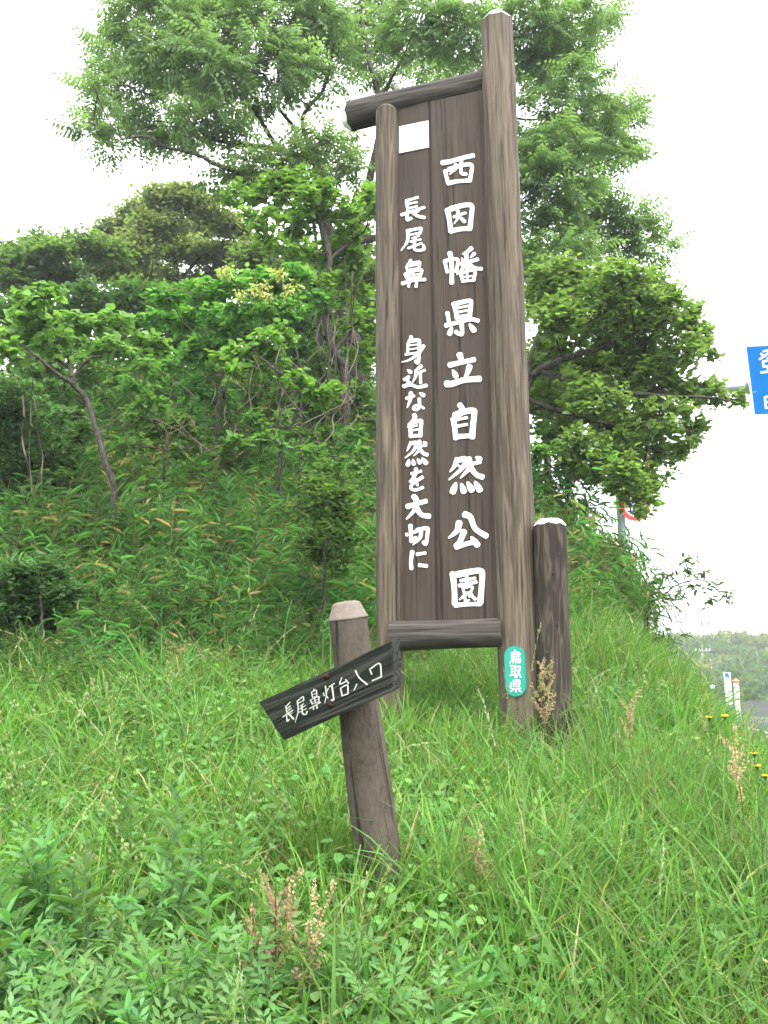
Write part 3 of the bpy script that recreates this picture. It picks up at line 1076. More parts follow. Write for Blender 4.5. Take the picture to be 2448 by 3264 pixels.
G_DEEP = [(.070, .150, .042), (.082, .170, .048), (.095, .19, .05)]
G_BRIGHT = [(.105, .24, .042), (.13, .28, .05), (.09, .21, .045)]
G_OLIVE = [(.085, .135, .045), (.10, .14, .05), (.07, .125, .045)]
SUMAC = dict(kind='pinnate', L=.40, pairs=6, ll=.28, lw=.115, per=5, twigs=50, follow=.7, up=.0, tilt=.45, cols=[(.115, .185, .080), (.130, .205, .085), (.098, .165, .072)], droop=.38, scatter=.03)
BROAD = dict(kind='broad', L=.085, w=.62, per=7, twigs=105, follow=.5, up=-.1, tilt=.45, droop=.2, cols=G_DEEP + [(.085, .18, .04)], along=(.45, .75), scatter=.035)
BROADB = dict(BROAD, cols=G_BRIGHT, L=.105, per=5)
SMALLB = dict(kind='broad', L=.14, w=.55, per=9, twigs=130, follow=.4, up=0, tilt=.5, cols=G_OLIVE, simple=True, scatter=.09, along=(.6,))

# the big feathery tree behind the sign
big_limbs = [
    ([(792, 905, 0), (775, 790, 0), (745, 680, -.1), (715, 540, -.2), (692, 430, -.2), (688, 350, -.2)], .17, .09),
    ([(688, 350, -.2), (640, 335, -.3), (575, 318, -.5), (500, 310, -.7), (450, 295, -.8), (410, 268, -.9), (330, 262, -1)], .05, .012),
    ([(692, 400, -.2), (600, 400, -.6), (472, 357, -.9), (430, 335, -1), (360, 318, -1), (315, 295, -1), (262, 302, -1.1)], .045, .010),
    ([(688, 355, -.2), (605, 320, 0), (565, 262, .2), (535, 215, .3), (500, 150, .4), (470, 90, .5)], .05, .012),
    ([(690, 350, -.2), (650, 310, .2), (630, 268, .4), (600, 220, .5), (640, 130, .6), (660, 60, .6)], .045, .012),
    ([(688, 350, -.2), (665, 305, 0), (655, 250, .1), (700, 190, .2), (720, 110, .3), (740, 30, .3)], .05, .012),
    ([(745, 640, -.1), (770, 500, .2), (800, 380, .4), (820, 280, .5), (815, 200, .5), (795, 120, .6), (780, 20, .7), (775, -60, .8)], .09, .02),
    ([(818, 230, .5), (850, 160, .6), (890, 90, .6), (900, 10, .6)], .04, .012),
    ([(805, 360, .4), (900, 290, .8), (1000, 235, 1), (1115, 175, 1), (1190, 130, .9), (1265, 55, .8)], .06, .012),
    ([(900, 290, .8), (980, 180, 1.2), (1040, 90, 1.3), (1080, -10, 1.3)], .04, .012),
    ([(775, 480, .2), (920, 400, .8), (1060, 370, 1), (1115, 358, 1), (1185, 345, 1), (1270, 300, .9), (1350, 265, .8)], .06, .01),
    ([(772, 520, .2), (920, 500, .8), (1080, 490, .9), (1120, 470, .9), (1180, 495, .8), (1270, 505, .7), (1400, 505, .6)], .06, .01),
    ([(1000, 235, 1), (1080, 250, 1.2), (1170, 255, 1.2), (1250, 190, 1.1)], .03, .01),
]
big_blobs = [(330, 60, 80, 50), (255, 105, 50, 32), (225, 92, 26, 16), (400, 110, 80, 50), (270, 185, 70, 34), (205, 195, 30, 18), (380, 200, 80, 42), (240, 245, 55, 30), (215, 290, 36, 22),
             (260, 325, 30, 14), (330, 270, 80, 32), (440, 50, 80, 50), (470, 140, 75, 52), (560, 45, 80, 50), (590, 125, 80, 42), (660, 35, 80, 52), (700, 105, 70, 50),
             (780, 45, 80, 52), (820, 110, 60, 42), (900, 55, 80, 55), (950, 125, 65, 42), (1000, 55, 60, 55), (440, 250, 70, 26), (520, 215, 60, 30), (480, 285, 50, 14, -.6, .6), (395, 305, 50, 14),
             (620, 195, 60, 24, 0, .5), (700, 170, 50, 22, 0, .5), (880, 180, 55, 26, .5, .6), (960, 190, 50, 22, .6, .7), (300, 15, 40, 20), (500, 5, 70, 22), (380, 10, 70, 22),
             (1150, 55, 80, 52), (1230, 40, 65, 45), (1290, 30, 45, 26), (1320, 45, 22, 12), (1160, 150, 55, 42), (1215, 140, 65, 42), (1255, 185, 40, 32), (1180, 250, 65, 36), (1270, 245, 70, 36),
             (1335, 240, 42, 24), (1365, 262, 34, 18), (1200, 330, 70, 40), (1285, 320, 62, 40), (1325, 300, 45, 32), (1345, 335, 22, 14), (1200, 410, 72, 42), (1265, 420, 55, 34), (1180, 490, 62, 42), (1270, 485, 72, 42),
             (1350, 475, 52, 32), (1395, 495, 42, 24), (1432, 530, 34, 26), (1320, 545, 60, 34), (1230, 555, 62, 34), (1160, 400, 40, 40), (1140, 300, 30, 40)]
grow('feathery_tree', 'big spreading tree with feathery compound leaves rising behind the tall sign', 'tree', 13.2, big_limbs, big_blobs, SUMAC, dens=1.0, spread=1.12, dy=1.3)

# second, lower tree hung with vines, left of the short post
vine_limbs = [([(745, 905, 0), (742, 800, 0), (722, 760, -.1), (700, 660, 0), (712, 560, 0), (690, 470, .1), (655, 430, .1), (610, 410, .1)], .075, .02),
              ([(712, 560, 0), (760, 520, .2), (800, 480, .3)], .03, .01), ([(705, 640, 0), (650, 600, -.2), (590, 560, -.3)], .03, .01),
              ([(690, 470, .1), (720, 400, .2), (730, 350, .2)], .03, .01), ([(722, 760, -.1), (770, 700, .2), (810, 650, .3)], .03, .01)]
vine_blobs = [(600, 420, 85, 34), (520, 425, 50, 26), (690, 430, 70, 40), (640, 485, 70, 36), (750, 480, 55, 46), (560, 470, 50, 26), (720, 545, 70, 34), (770, 560, 45, 40), (650, 540, 60, 26, 0, .6),
              (760, 620, 55, 34), (680, 600, 60, 26), (720, 660, 50, 28, .3, .6), (780, 690, 40, 34), (590, 520, 50, 26, 0, .6), (800, 430, 30, 40), (640, 385, 80, 26), (790, 760, 36, 40, .4, .6), (740, 720, 40, 30, .4, .5)]
grow('vine_clad_tree', 'slender vine-clad tree with broad bright leaves just left of the short sign post', 'tree', 11.6, vine_limbs, vine_blobs, BROADB, dens=.75, dy=.7, vy=1.3)
grow('feathery_sapling', 'dull green feathery sapling under the big tree left of the sign', 'tree', 12.6,
     [([(700, 880, 0), (690, 700, 0), (680, 500, 0), (660, 400, 0)], .05, .015)],
     [(650, 345, 70, 30), (560, 370, 60, 32), (480, 385, 50, 20), (720, 350, 55, 32), (770, 385, 40, 30), (600, 330, 50, 18), (520, 400, 50, 18), (700, 310, 36, 18)], SUMAC, dens=1.0, dy=.5)

# dark broadleaf tree leaning out to the right of the sign
right_limbs = [([(1120, 900, 0), (1140, 830, 0), (1165, 800, -.1), (1220, 775, -.2), (1290, 755, -.3), (1370, 720, -.4), (1440, 690, -.5)], .075, .015),
               ([(1140, 830, 0), (1150, 760, .1), (1180, 690, .2), (1230, 640, .2)], .04, .01),
               ([(1165, 800, -.1), (1250, 830, -.2), (1330, 845, -.4), (1430, 855, -.5), (1540, 860, -.6), (1600, 872, -.6)], .04, .008),
               ([(1130, 860, 0), (1230, 895, -.2), (1340, 920, -.3), (1440, 925, -.4), (1500, 935, -.4)], .035, .008),
               ([(1150, 820, .1), (1210, 730, .2), (1290, 690, .2), (1380, 640, .2)], .03, .008)]
right_blobs = [(1200, 600, 70, 36), (1270, 610, 75, 34), (1350, 605, 70, 34), (1405, 630, 50, 30), (1440, 665, 50, 32), (1485, 695, 42, 28), (1515, 725, 28, 22), (1530, 760, 16, 22), (1300, 680, 80, 42), (1200, 680, 60, 36),
               (1390, 700, 75, 38), (1470, 755, 45, 28), (1330, 745, 70, 30), (1240, 740, 50, 22, 0, .6), (1420, 770, 60, 26), (1350, 815, 75, 36), (1290, 865, 60, 30), (1430, 835, 65, 28), (1500, 845, 50, 20), (1555, 850, 38, 16), (1600, 862, 28, 12),
               (1370, 905, 70, 36), (1440, 905, 60, 30), (1500, 925, 42, 20), (1310, 930, 60, 34), (1395, 965, 55, 28), (1445, 985, 42, 20), (1240, 900, 50, 26, 0, .7), (1200, 950, 50, 30), (1260, 965, 50, 30), (1385, 1010, 32, 22, -.4), (1360, 1060, 26, 20, -.4, .5), (1400, 1075, 26, 16, -.4, .5), (1350, 1000, 32, 22, -.4), (1420, 1040, 30, 18, -.4, .6), (1475, 960, 28, 16), (1230, 690, 60, 34, .3), (1180, 770, 50, 34, .3), (1280, 800, 60, 30, .2), (1260, 840, 50, 30), (1400, 660, 50, 30), (1340, 660, 60, 34), (1360, 770, 50, 26), (1420, 800, 40, 24), (1370, 1030, 30, 20, -.5, .7), (1340, 1060, 26, 18, -.5, .4), (1375, 1085, 30, 16, -.5, .3), (1400, 1050, 30, 18, -.5), (1345, 960, 36, 24, -.4), (1380, 1110, 22, 12, -.5, .6), (1362, 1090, 30, 24, -1.2, .35), (1340, 1045, 30, 26, -1.2, .7), (1390, 1060, 26, 22, -1.2, .5), (1350, 1010, 34, 26, -1.2, .8), (1240, 1010, 50, 26), (1300, 1020, 40, 24), (1180, 860, 50, 34, .4)]
grow('leaning_broadleaf_tree', 'dark green broadleaf tree leaning out over the bank right of the tall post', 'tree', 11.0, right_limbs, right_blobs, dict(BROAD, cols=[(.105, .195, .055), (.125, .22, .06), (.15, .25, .065)]), dens=1.0, spread=1.15, vy=1.4, dy=1.0)

# small crooked tree at the left
grow('crooked_tree', 'small crooked tree with pale heart-shaped leaves on the bank at left', 'tree', 8.6,
     [([(246, 1075, 0), (228, 1000, 0), (205, 920, 0), (185, 860, 0), (160, 832, 0), (158, 815, 0)], .030, .024),
      ([(160, 830, 0), (120, 805, -.1), (80, 770, -.2), (40, 740, -.2)], .026, .008), ([(158, 815, 0), (145, 790, .1), (100, 765, .1), (88, 720, .1)], .024, .008),
      ([(158, 815, 0), (185, 780, 0), (230, 765, .1), (290, 755, .2)], .018, .006), ([(210, 930, 0), (240, 915, .1), (265, 898, .1)], .008, .004)],
     [(30, 665, 50, 30), (95, 645, 55, 26), (150, 690, 60, 30), (50, 720, 60, 26), (225, 690, 55, 26), (235, 745, 55, 26), (120, 735, 55, 24), (20, 770, 40, 30), (305, 740, 45, 26), (345, 755, 32, 22), (300, 785, 36, 16), (70, 690, 50, 26)],
     dict(BROAD, L=.095, w=.72, per=6, twigs=120, cols=[(.11, .22, .055), (.09, .19, .045), (.14, .25, .07)], up=-.2), dens=.8, dy=.4)

# broad bright shrubs between the crooked tree and the sign
grow('bright_shrub', 'bright green shrub with twisted pale stems in the middle of the bank', 'shrub', 9.4,
     [([(605, 1000, 0), (625, 930, 0), (640, 890, 0), (648, 850, 0), (640, 800, 0)], .025, .012), ([(640, 890, 0), (690, 860, -.1), (720, 845, -.1)], .012, .005), ([(640, 830, 0), (560, 770, 0), (540, 745, 0)], .014, .006), ([(640, 850, 0), (590, 790, 0), (510, 800, 0)], .01, .005)],
     [(520, 765, 55, 24), (570, 740, 45, 26), (505, 805, 26, 18), (600, 775, 26, 20), (690, 850, 45, 22), (650, 825, 30, 18), (720, 840, 28, 14), (545, 800, 30, 14), (470, 770, 30, 18), (610, 720, 40, 22, .3)],
     dict(BROADB, L=.095, twigs=130, per=6), dens=1.0, dy=.25)
grow('mixed_shrub', 'leafy green shrub with yellowish new leaves below the domed tree', 'shrub', 11.0,
     [([(470, 900, 0), (480, 820, 0), (470, 740, 0), (500, 680, 0), (520, 640, 0)], .03, .012), ([(475, 770, 0), (420, 720, 0), (390, 690, 0)], .015, .006), ([(480, 720, 0), (600, 650, 0), (660, 620, 0)], .018, .006)],
     [(430, 640, 65, 30), (500, 615, 65, 30), (400, 690, 55, 30), (570, 605, 60, 28), (630, 600, 60, 28), (470, 690, 60, 30), (540, 670, 60, 30), (610, 665, 55, 28), (340, 690, 45, 28), (690, 650, 40, 26), (360, 640, 50, 26), (450, 745, 50, 26), (400, 760, 50, 28)],
     dict(BROADB, cols=[(.085, .20, .04), (.10, .22, .045), (.07, .17, .04), (.17, .27, .08)], cw=[4, 3, 4, 1]), dens=.95, dy=.6)
grow('creamy_shrub', 'shrub tips with creamy yellow young leaves beside the bright shrub', 'shrub', 10.8,
     [([(650, 860, 0), (640, 760, 0), (600, 680, 0), (560, 630, 0)], .015, .006)],
     [(490, 590, 14, 10, -.7), (610, 590, 14, 10, -.7), (560, 615, 30, 12, -.7), (530, 630, 26, 10, -.7), (620, 625, 26, 12, -.7), (575, 640, 30, 12, -.7)],
     dict(BROADB, cols=[(.38, .38, .16), (.30, .34, .12)], twigs=70, L=.07, w=.4, up=-.6), dens=.8, dy=.2)

# trees on the crest behind
grow('domed_tree', 'olive domed tree on the crest left of the big tree', 'tree', 21.0,
     [([(390, 680, 0), (385, 620, 0), (378, 560, 0), (375, 500, 0)], .12, .04), ([(385, 620, 0), (330, 560, 0), (290, 520, 0)], .05, .02), ([(385, 610, 0), (430, 560, 0), (480, 520, 0)], .05, .02), ([(380, 560, 0), (420, 500, 0), (430, 450, 0)], .04, .02)],
     [(360, 430, 70, 24), (300, 460, 60, 26), (430, 445, 60, 28), (250, 500, 60, 28), (340, 490, 70, 30), (430, 500, 70, 30), (500, 490, 50, 30), (290, 540, 70, 28), (380, 540, 70, 28), (470, 550, 70, 28), (220, 540, 60, 26), (330, 600, 70, 26), (430, 620, 70, 26), (250, 590, 60, 26), (540, 540, 50, 30), (400, 420, 40, 16), (550, 590, 40, 24), (480, 600, 60, 22), (380, 590, 50, 18, 0, .4)],
     dict(SMALLB, cols=[(.150, .195, .085), (.170, .205, .098), (.130, .185, .080)]), dens=1.0, dy=1.6)
grow('flat_topped_tree', 'flat-topped green tree at the far left of the crest', 'tree', 19.0,
     [([(130, 700, 0), (125, 640, 0), (120, 590, 0)], .10, .04), ([(128, 650, 0), (190, 600, 0), (240, 570, 0)], .04, .02), ([(126, 640, 0), (60, 600, 0), (10, 570, 0)], .04, .02)],
     [(40, 560, 60, 26), (110, 540, 60, 26), (180, 530, 60, 26), (80, 520, 40, 16), (240, 545, 50, 24), (30, 600, 60, 24), (120, 590, 70, 24), (210, 585, 60, 24), (260, 590, 40, 20), (-10, 550, 50, 30), (150, 620, 60, 16, 0, .6), (50, 630, 60, 18, 0, .7), (-20, 600, 40, 30), (90, 560, 60, 24)],
     dict(SMALLB, cols=[(.10, .195, .07), (.12, .22, .075), (.085, .17, .06)]), dens=1.0, dy=1.4)
grow('backing_tree', 'dull green tree filling the gap between the domed tree and the sign', 'tree', 17.5,
     [([(620, 760, 0), (600, 680, 0), (590, 620, 0)], .08, .03)],
     [(560, 560, 60, 30), (620, 600, 60, 30), (560, 630, 60, 26), (660, 560, 60, 30), (720, 620, 60, 30), (780, 600, 50, 40), (690, 690, 70, 30), (300, 640, 70, 26), (380, 650, 70, 26), (440, 670, 60, 26), (760, 520, 50, 40)],
     dict(SMALLB, cols=[(.07, .14, .045), (.085, .165, .05)]), dens=.9, dy=1.2)
grow('backing_tree', 'green tree showing deep behind the leaning broadleaf tree right of the post', 'tree', 14.5,
     [([(1180, 900, 0), (1190, 800, 0), (1200, 720, 0)], .07, .03)],
     [(1180, 850, 50, 50), (1230, 820, 50, 40), (1180, 780, 50, 40), (1270, 800, 40, 30), (1330, 790, 46, 26), (1400, 800, 40, 22, 0, .5), (1230, 880, 50, 40), (1180, 640, 50, 60), (1150, 560, 40, 50)],
     dict(SMALLB, cols=[(.16, .26, .055), (.12, .23, .055)], L=.12), dens=1.3, dy=.6)
grow('backing_tree', 'dull green tree low behind the crooked tree at the left of the crest', 'tree', 16.0,
     [([(150, 860, 0), (150, 780, 0), (160, 700, 0)], .07, .03)],
     [(20, 680, 60, 34), (90, 690, 60, 34), (170, 680, 60, 34), (240, 670, 60, 34), (310, 690, 60, 34), (60, 740, 60, 30), (150, 745, 60, 30), (250, 740, 60, 30), (330, 750, 60, 30), (390, 720, 50, 30), (200, 640, 60, 24), (300, 640, 50, 24), (100, 800, 60, 26), (220, 800, 60, 26), (330, 810, 60, 26)],
     dict(SMALLB, cols=[(.07, .14, .045), (.085, .165, .05), (.06, .12, .04)]), dens=.8, dy=.9)
grow('backing_tree', 'dull green tree low behind the bright shrub in the middle of the crest', 'tree', 15.4,
     [([(560, 860, 0), (560, 780, 0), (560, 700, 0)], .07, .03)],
     [(430, 730, 60, 34), (500, 720, 60, 34), (570, 700, 60, 34), (640, 700, 60, 34), (710, 740, 60, 34), (470, 790, 60, 30), (560, 780, 60, 30), (650, 770, 60, 30), (730, 800, 60, 30), (790, 740, 40, 40), (790, 660, 40, 40), (600, 640, 50, 30), (680, 640, 50, 30)],
     dict(SMALLB, cols=[(.075, .15, .045), (.09, .175, .05), (.06, .12, .04)]), dens=.8, dy=.8)
under = [
    ('understorey_shrub', 'mid-green shrub on the crest behind the crooked tree', 12.5, [(60, 790, 60, 30), (130, 780, 60, 34), (200, 800, 60, 34), (40, 840, 60, 30), (120, 850, 60, 30), (210, 860, 50, 26), (260, 820, 50, 34), (10, 740, 50, 30), (180, 740, 50, 26)], G_DEEP),
    ('understorey_shrub', 'mid-green shrub on the crest between the crooked tree and the bright shrub', 12.0, [(300, 830, 55, 36), (370, 810, 55, 34), (430, 830, 55, 34), (330, 880, 55, 30), (410, 890, 55, 30), (480, 860, 45, 34), (280, 770, 45, 30), (440, 780, 50, 30), (340, 780, 50, 24)], G_DEEP + G_BRIGHT[:1]),
    ('understorey_shrub', 'shaded green shrub at the foot of the big tree left of the short post', 12.4, [(540, 850, 55, 36), (600, 870, 50, 34), (660, 880, 50, 34), (720, 860, 50, 40), (780, 850, 40, 40), (560, 800, 50, 26), (690, 790, 50, 34), (770, 780, 40, 40), (620, 810, 40, 30), (800, 900, 30, 40)], G_DEEP),
    ('understorey_shrub', 'leafy shrub low on the bank right of the tall post under the leaning tree', 10.6, [(1170, 980, 46, 30), (1230, 990, 46, 26), (1180, 930, 46, 30), (1290, 1000, 40, 20), (1160, 1030, 30, 20), (1330, 985, 36, 20)], G_DEEP + G_BRIGHT[:1]),
]
under += [
    ('understorey_shrub', 'spreading leafy shrub low on the bank right of the crooked trunk', 9.6, [(300, 900, 50, 26), (350, 930, 50, 24), (290, 960, 44, 22), (400, 920, 46, 26), (330, 870, 46, 22), (440, 950, 40, 22), (380, 970, 44, 20)], G_DEEP),
    ('understorey_shrub', 'spreading leafy shrub low on the bank under the bright shrub', 9.2, [(540, 920, 44, 24), (590, 950, 44, 22), (650, 940, 44, 24), (700, 930, 40, 26), (760, 940, 36, 30), (500, 950, 40, 20), (620, 900, 40, 22), (690, 980, 40, 22), (770, 990, 30, 26)], G_DEEP),
    ('understorey_shrub', 'leafy shrub with shade put into its greens between the dark evergreen and the crooked trunk', 9.8, [(120, 900, 50, 30), (170, 940, 44, 26), (100, 960, 50, 26), (150, 1000, 44, 22), (60, 870, 50, 26), (190, 890, 36, 22), (110, 1030, 44, 20)], [(.05, .11, .035), (.062, .13, .04)]),  # greens darker than the other shrubs, standing for the shade here
]
for nm, lb, Y_, bl_, cols_ in under:
    xs = sum(b_[0] for b_ in bl_) / len(bl_)
    yb = max(b_[1] for b_ in bl_) + 30
    grow(nm, lb, 'shrub', Y_, [([(xs, yb, 0), (xs + 6, yb - 50, 0), (xs - 4, yb - 90, 0)], .014, .008)], bl_, dict(BROAD, L=.09, cols=cols_, twigs=60), group='shrubs in the understorey', dens=1.0, dy=.7)
# dark evergreen at the left edge, enlarged to stand for deep shade too, low bushes
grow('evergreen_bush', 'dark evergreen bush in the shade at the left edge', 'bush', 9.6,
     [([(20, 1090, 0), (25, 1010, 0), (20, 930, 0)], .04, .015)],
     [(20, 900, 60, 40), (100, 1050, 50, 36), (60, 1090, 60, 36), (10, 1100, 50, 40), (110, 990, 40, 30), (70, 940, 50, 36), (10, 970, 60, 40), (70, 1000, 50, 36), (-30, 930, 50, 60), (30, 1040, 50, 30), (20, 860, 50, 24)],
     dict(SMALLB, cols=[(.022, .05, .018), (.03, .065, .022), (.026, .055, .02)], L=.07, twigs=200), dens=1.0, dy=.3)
grow('round_leaved_bush', 'small glossy round-leaved bush against the short sign post', 'bush', 7.2,
     [([(700, 1190, 0), (702, 1120, 0), (705, 1060, 0)], .015, .006)],
     [(690, 1060, 36, 22), (720, 1080, 36, 24), (680, 1100, 40, 24), (730, 1040, 30, 20), (700, 1140, 44, 26), (740, 1110, 34, 24), (690, 1180, 44, 22), (735, 1160, 36, 24), (720, 1200, 40, 20), (715, 1020, 34, 16)],
     dict(BROAD, L=.045, w=.6, twigs=330, per=6, cols=[(.06, .14, .035), (.045, .11, .03), (.11, .17, .04)]), dens=.8, dy=.35, spread=1.5)
grow('low_bush', 'low dark small-leaved bush at the foot of the bank at the left edge', 'bush', 6.9,
     [([(90, 1370, 0), (90, 1300, 0), (90, 1240, 0)], .015, .006)],
     [(40, 1240, 50, 26), (110, 1230, 50, 26), (60, 1290, 60, 26), (140, 1280, 46, 26), (20, 1330, 50, 26), (110, 1330, 50, 24), (0, 1270, 40, 40)],
     dict(BROAD, L=.05, w=.55, twigs=700, per=7, cols=[(.045, .11, .04), (.06, .135, .045), (.035, .085, .03)]), dens=.8, dy=.25)
grow('bank_sapling', 'thin sapling with reddish leaf tips hanging out over the road from the bank', 'sapling', 9.6,
     [([(1400, 1330, 0), (1430, 1290, 0), (1470, 1260, 0), (1520, 1255, 0), (1560, 1285, 0)], .012, .004), ([(1430, 1290, 0), (1480, 1300, 0), (1530, 1340, 0)], .008, .003)],
     [(1440, 1240, 26, 12), (1480, 1235, 22, 9), (1515, 1240, 20, 9), (1545, 1265, 18, 9), (1570, 1285, 12, 9), (1500, 1265, 22, 9), (1460, 1280, 22, 9), (1530, 1300, 16, 9), (1480, 1210, 14, 7)],
     dict(BROAD, L=.075, w=.42, twigs=70, per=3, cols=[(.06, .13, .04), (.08, .16, .05), (.15, .07, .04)], cw=[5, 5, 1]), dens=.6, dy=.15)

# tangles of dry vine in the understorey
def tangle(label, Y, n, box, r=.007):
    x0, y0, x1, y1 = box
    p = atd((x0 + x1) / 2, y1, Y)
    root = tag(empty('dry_vine', (p[0], p[1], float(ground(p[0], p[1])))), label, 'vine', 'dry vines in the understorey')
    mb = MB()
    for i in range(n):
        x = rng.uniform(x0, x1); y = y1
        pts = []
        k = 6
        hh = rng.uniform(.4, 1) * (y1 - y0)
        for q in range(k):
            pts.append(atd(x, y1 - hh * q / (k - 1), Y + rng.normal(0, .15)))
            x += rng.normal(0, (x1 - x0) * .13)
        mb.tube(smooth_path(pts, 24), rng.uniform(.5, 1.2) * r, 4)
    mb.build('stems', M_VINE, root, smooth=True)


tangle('dry brown vine stems tangled under the bright shrub', 9.3, 13, (590, 740, 760, 960))
tangle('dry vine stems climbing beside the slender vine-clad tree', 11.2, 9, (680, 520, 770, 860), .009)
tangle('thin bare stems standing between the crooked tree and the bright shrub', 9.2, 11, (330, 760, 560, 980), .005)
tangle('bare pale vine hanging down at the left edge of the bank', 8.8, 3, (50, 800, 90, 1070), .008)

# ------------------------------------------------------------------ ground cover (uncountable: stuff)
def proto(mb, name, mat):
    me = mb.mesh(name)
    me.materials.append(mat)
    return bpy.data.objects.new(name, me)


def scatter(name, label, cat, protos, P, az, scale, tilt=None, idx=None):
    coll = bpy.data.collections.new(name + '_kinds')
    for o in protos: coll.objects.link(o)
    n = len(P)
    me = bpy.data.meshes.new(name)
    me.vertices.add(n)
    me.vertices.foreach_set('co', np.asarray(P, np.float32).ravel())
    rot = np.zeros((n, 3), np.float32)
    rot[:, 2] = az
    if tilt is not None: rot[:, :2] = tilt
    me.attributes.new('turn', 'FLOAT_VECTOR', 'POINT').data.foreach_set('vector', rot.ravel())
    me.attributes.new('size', 'FLOAT', 'POINT').data.foreach_set('value', np.asarray(scale, np.float32))
    me.attributes.new('kind_index', 'INT', 'POINT').data.foreach_set('value', (rng.integers(0, len(protos), n) if idx is None else idx).astype(np.int32))
    o = bpy.data.objects.new(name, me)
    COL.objects.link(o)
    ng = bpy.data.node_groups.new(name, 'GeometryNodeTree')
    ng.interface.new_socket('Geometry', in_out='INPUT', socket_type='NodeSocketGeometry')
    ng.interface.new_socket('Geometry', in_out='OUTPUT', socket_type='NodeSocketGeometry')
    N, L = ng.nodes, ng.links
    gi, go = N.new('NodeGroupInput'), N.new('NodeGroupOutput')
    ip = N.new('GeometryNodeInstanceOnPoints')
    ci = N.new('GeometryNodeCollectionInfo')
    ci.inputs['Collection'].default_value = coll
    ci.inputs['Separate Children'].default_value = True
    ci.inputs['Reset Children'].default_value = True
    ip.inputs['Pick Instance'].default_value = True

    def attr(nm, t):
        a = N.new('GeometryNodeInputNamedAttribute')
        a.data_type = t
        a.inputs['Name'].default_value = nm
        return next(s for s in a.outputs if s.name == 'Attribute' and s.enabled)
    er = N.new('FunctionNodeEulerToRotation')
    L.new(attr('turn', 'FLOAT_VECTOR'), er.inputs[0])
    L.new(gi.outputs[0], ip.inputs['Points'])
    L.new(ci.outputs[0], ip.inputs['Instance'])
    L.new(attr('kind_index', 'INT'), ip.inputs['Instance Index'])
    L.new(er.outputs[0], ip.inputs['Rotation'])
    L.new(attr('size', 'FLOAT'), ip.inputs['Scale'])
    L.new(ip.outputs[0], go.inputs[0])
    md = o.modifiers.new('scatter', 'NODES')
    md.node_group = ng
    return tag(o, label, cat, kind='stuff')


def in_wedge(n, y0, y1, g=rng, half=0.5, pw=1.0):
    """random ground points in the strip that the camera (and a step beside it) can see"""
    y = y0 + (y1 - y0) * g.uniform(0, 1, n) ** pw
    x = g.uniform(-1, 1, n) * (half * y + 0.5)
    return x, y


def patch(x, y, s, seed=0.0):
    return 0.5 + 0.25 * (np.sin(x * s + seed) + np.sin(y * s * 1.3 + seed * 2.1 + np.sin(x * s * .7) * 1.5)) * (0.6 + .4 * np.sin((x + y) * s * .37 + seed))


def lift(x, y):
    return np.stack([x, y, ground(x, y)], -1)


# --- grass tufts
def tuft(seed, n, h, w, cols, lean=(.15, .7), rad_=.05, seg=4, dry=0.06):
    g = np.random.default_rng(seed)
    mb = MB()
    a = g.uniform(0, 6.283, n)
    r = rad_ * np.sqrt(g.uniform(0, 1, n))
    P = np.stack([r * np.cos(a), r * np.sin(a), np.full(n, -.01)], -1)
    c = np.array(cols)[g.integers(0, len(cols), n)] * g.uniform(.75, 1.25, (n, 1))
    dr = g.uniform(0, 1, n) < dry
    c[dr] = np.array([.40, .33, .18]) * g.uniform(.7, 1.2, (dr.sum(), 1))
    blades(mb, P, a + g.normal(0, .7, n), h * g.uniform(.5, 1.15, n), g.uniform(*lean, n), w * g.uniform(.6, 1.3, n), c, seg, .8, .8, g)
    return mb


GC = [(.112, .225, .040), (.135, .258, .048), (.096, .20, .044), (.155, .272, .070)]
GC2 = [(.11, .225, .055), (.135, .25, .07), (.09, .195, .05), (.165, .245, .085)]
fine = [proto(tuft(s, 24, .33, .0072, GC, (.15, .9)), 'fine_grass_tuft', M_GRASS) for s in range(4)]
wide = [proto(tuft(20 + s, 15, .43, .0125, [(.11, .22, .055), (.13, .25, .065), (.145, .26, .09)], (.3, 1.1), .04, 5, .015), 'broad_grass_tuft', M_GRASS) for s in range(4)]
yell = [proto(tuft(40 + s, 20, .40, .0075, GC2, (.1, .8), .06, 4, .14), 'yellowing_grass_tuft', M_GRASS) for s in range(3)]
dryt = [proto(tuft(60 + s, 11, .24, .0055, [(.36, .27, .13), (.45, .34, .18), (.28, .19, .09)], (.2, 1.0), .06, 3, 0), 'dry_grass_tuft', M_GRASS) for s in range(3)]


def leafy_cover(seed, n, L, w, h, cols):
    g = np.random.default_rng(seed)
    mb = MB()
    a = g.uniform(0, 6.283, n)
    r = .11 * np.sqrt(g.uniform(0, 1, n))
    P = np.stack([r * np.cos(a), r * np.sin(a), g.uniform(.2, 1, n) * h], -1)
    D = np.stack([np.cos(a), np.sin(a), g.normal(.1, .3, n)], -1)
    c = np.array(cols)[g.integers(0, len(cols), n)] * g.uniform(.8, 1.2, (n, 1))
    leaves(mb, P, D, nrm(UP + g.normal(0, .3, (n, 3))), L * g.uniform(.6, 1.3, n), L * w * g.uniform(.8, 1.1, n), c, .15, .1)
    k = max(3, n // 4)
    blades(mb, P[:k] * [1, 1, 0], a[:k], P[:k, 2], .05, .004, (.09, .16, .05), 2, 0, .5, g)
    return mb


clov = [proto(leafy_cover(s, 30, .028, .85, .20, [(.11, .24, .05), (.13, .27, .055), (.09, .21, .05)]), 'leafy_cover', M_LEAF) for s in range(3)]
hert = [proto(leafy_cover(10 + s, 12, .038, .8, .28, [(.095, .215, .05), (.115, .24, .055)]), 'heart_leaf_cover', M_LEAF) for s in range(3)]


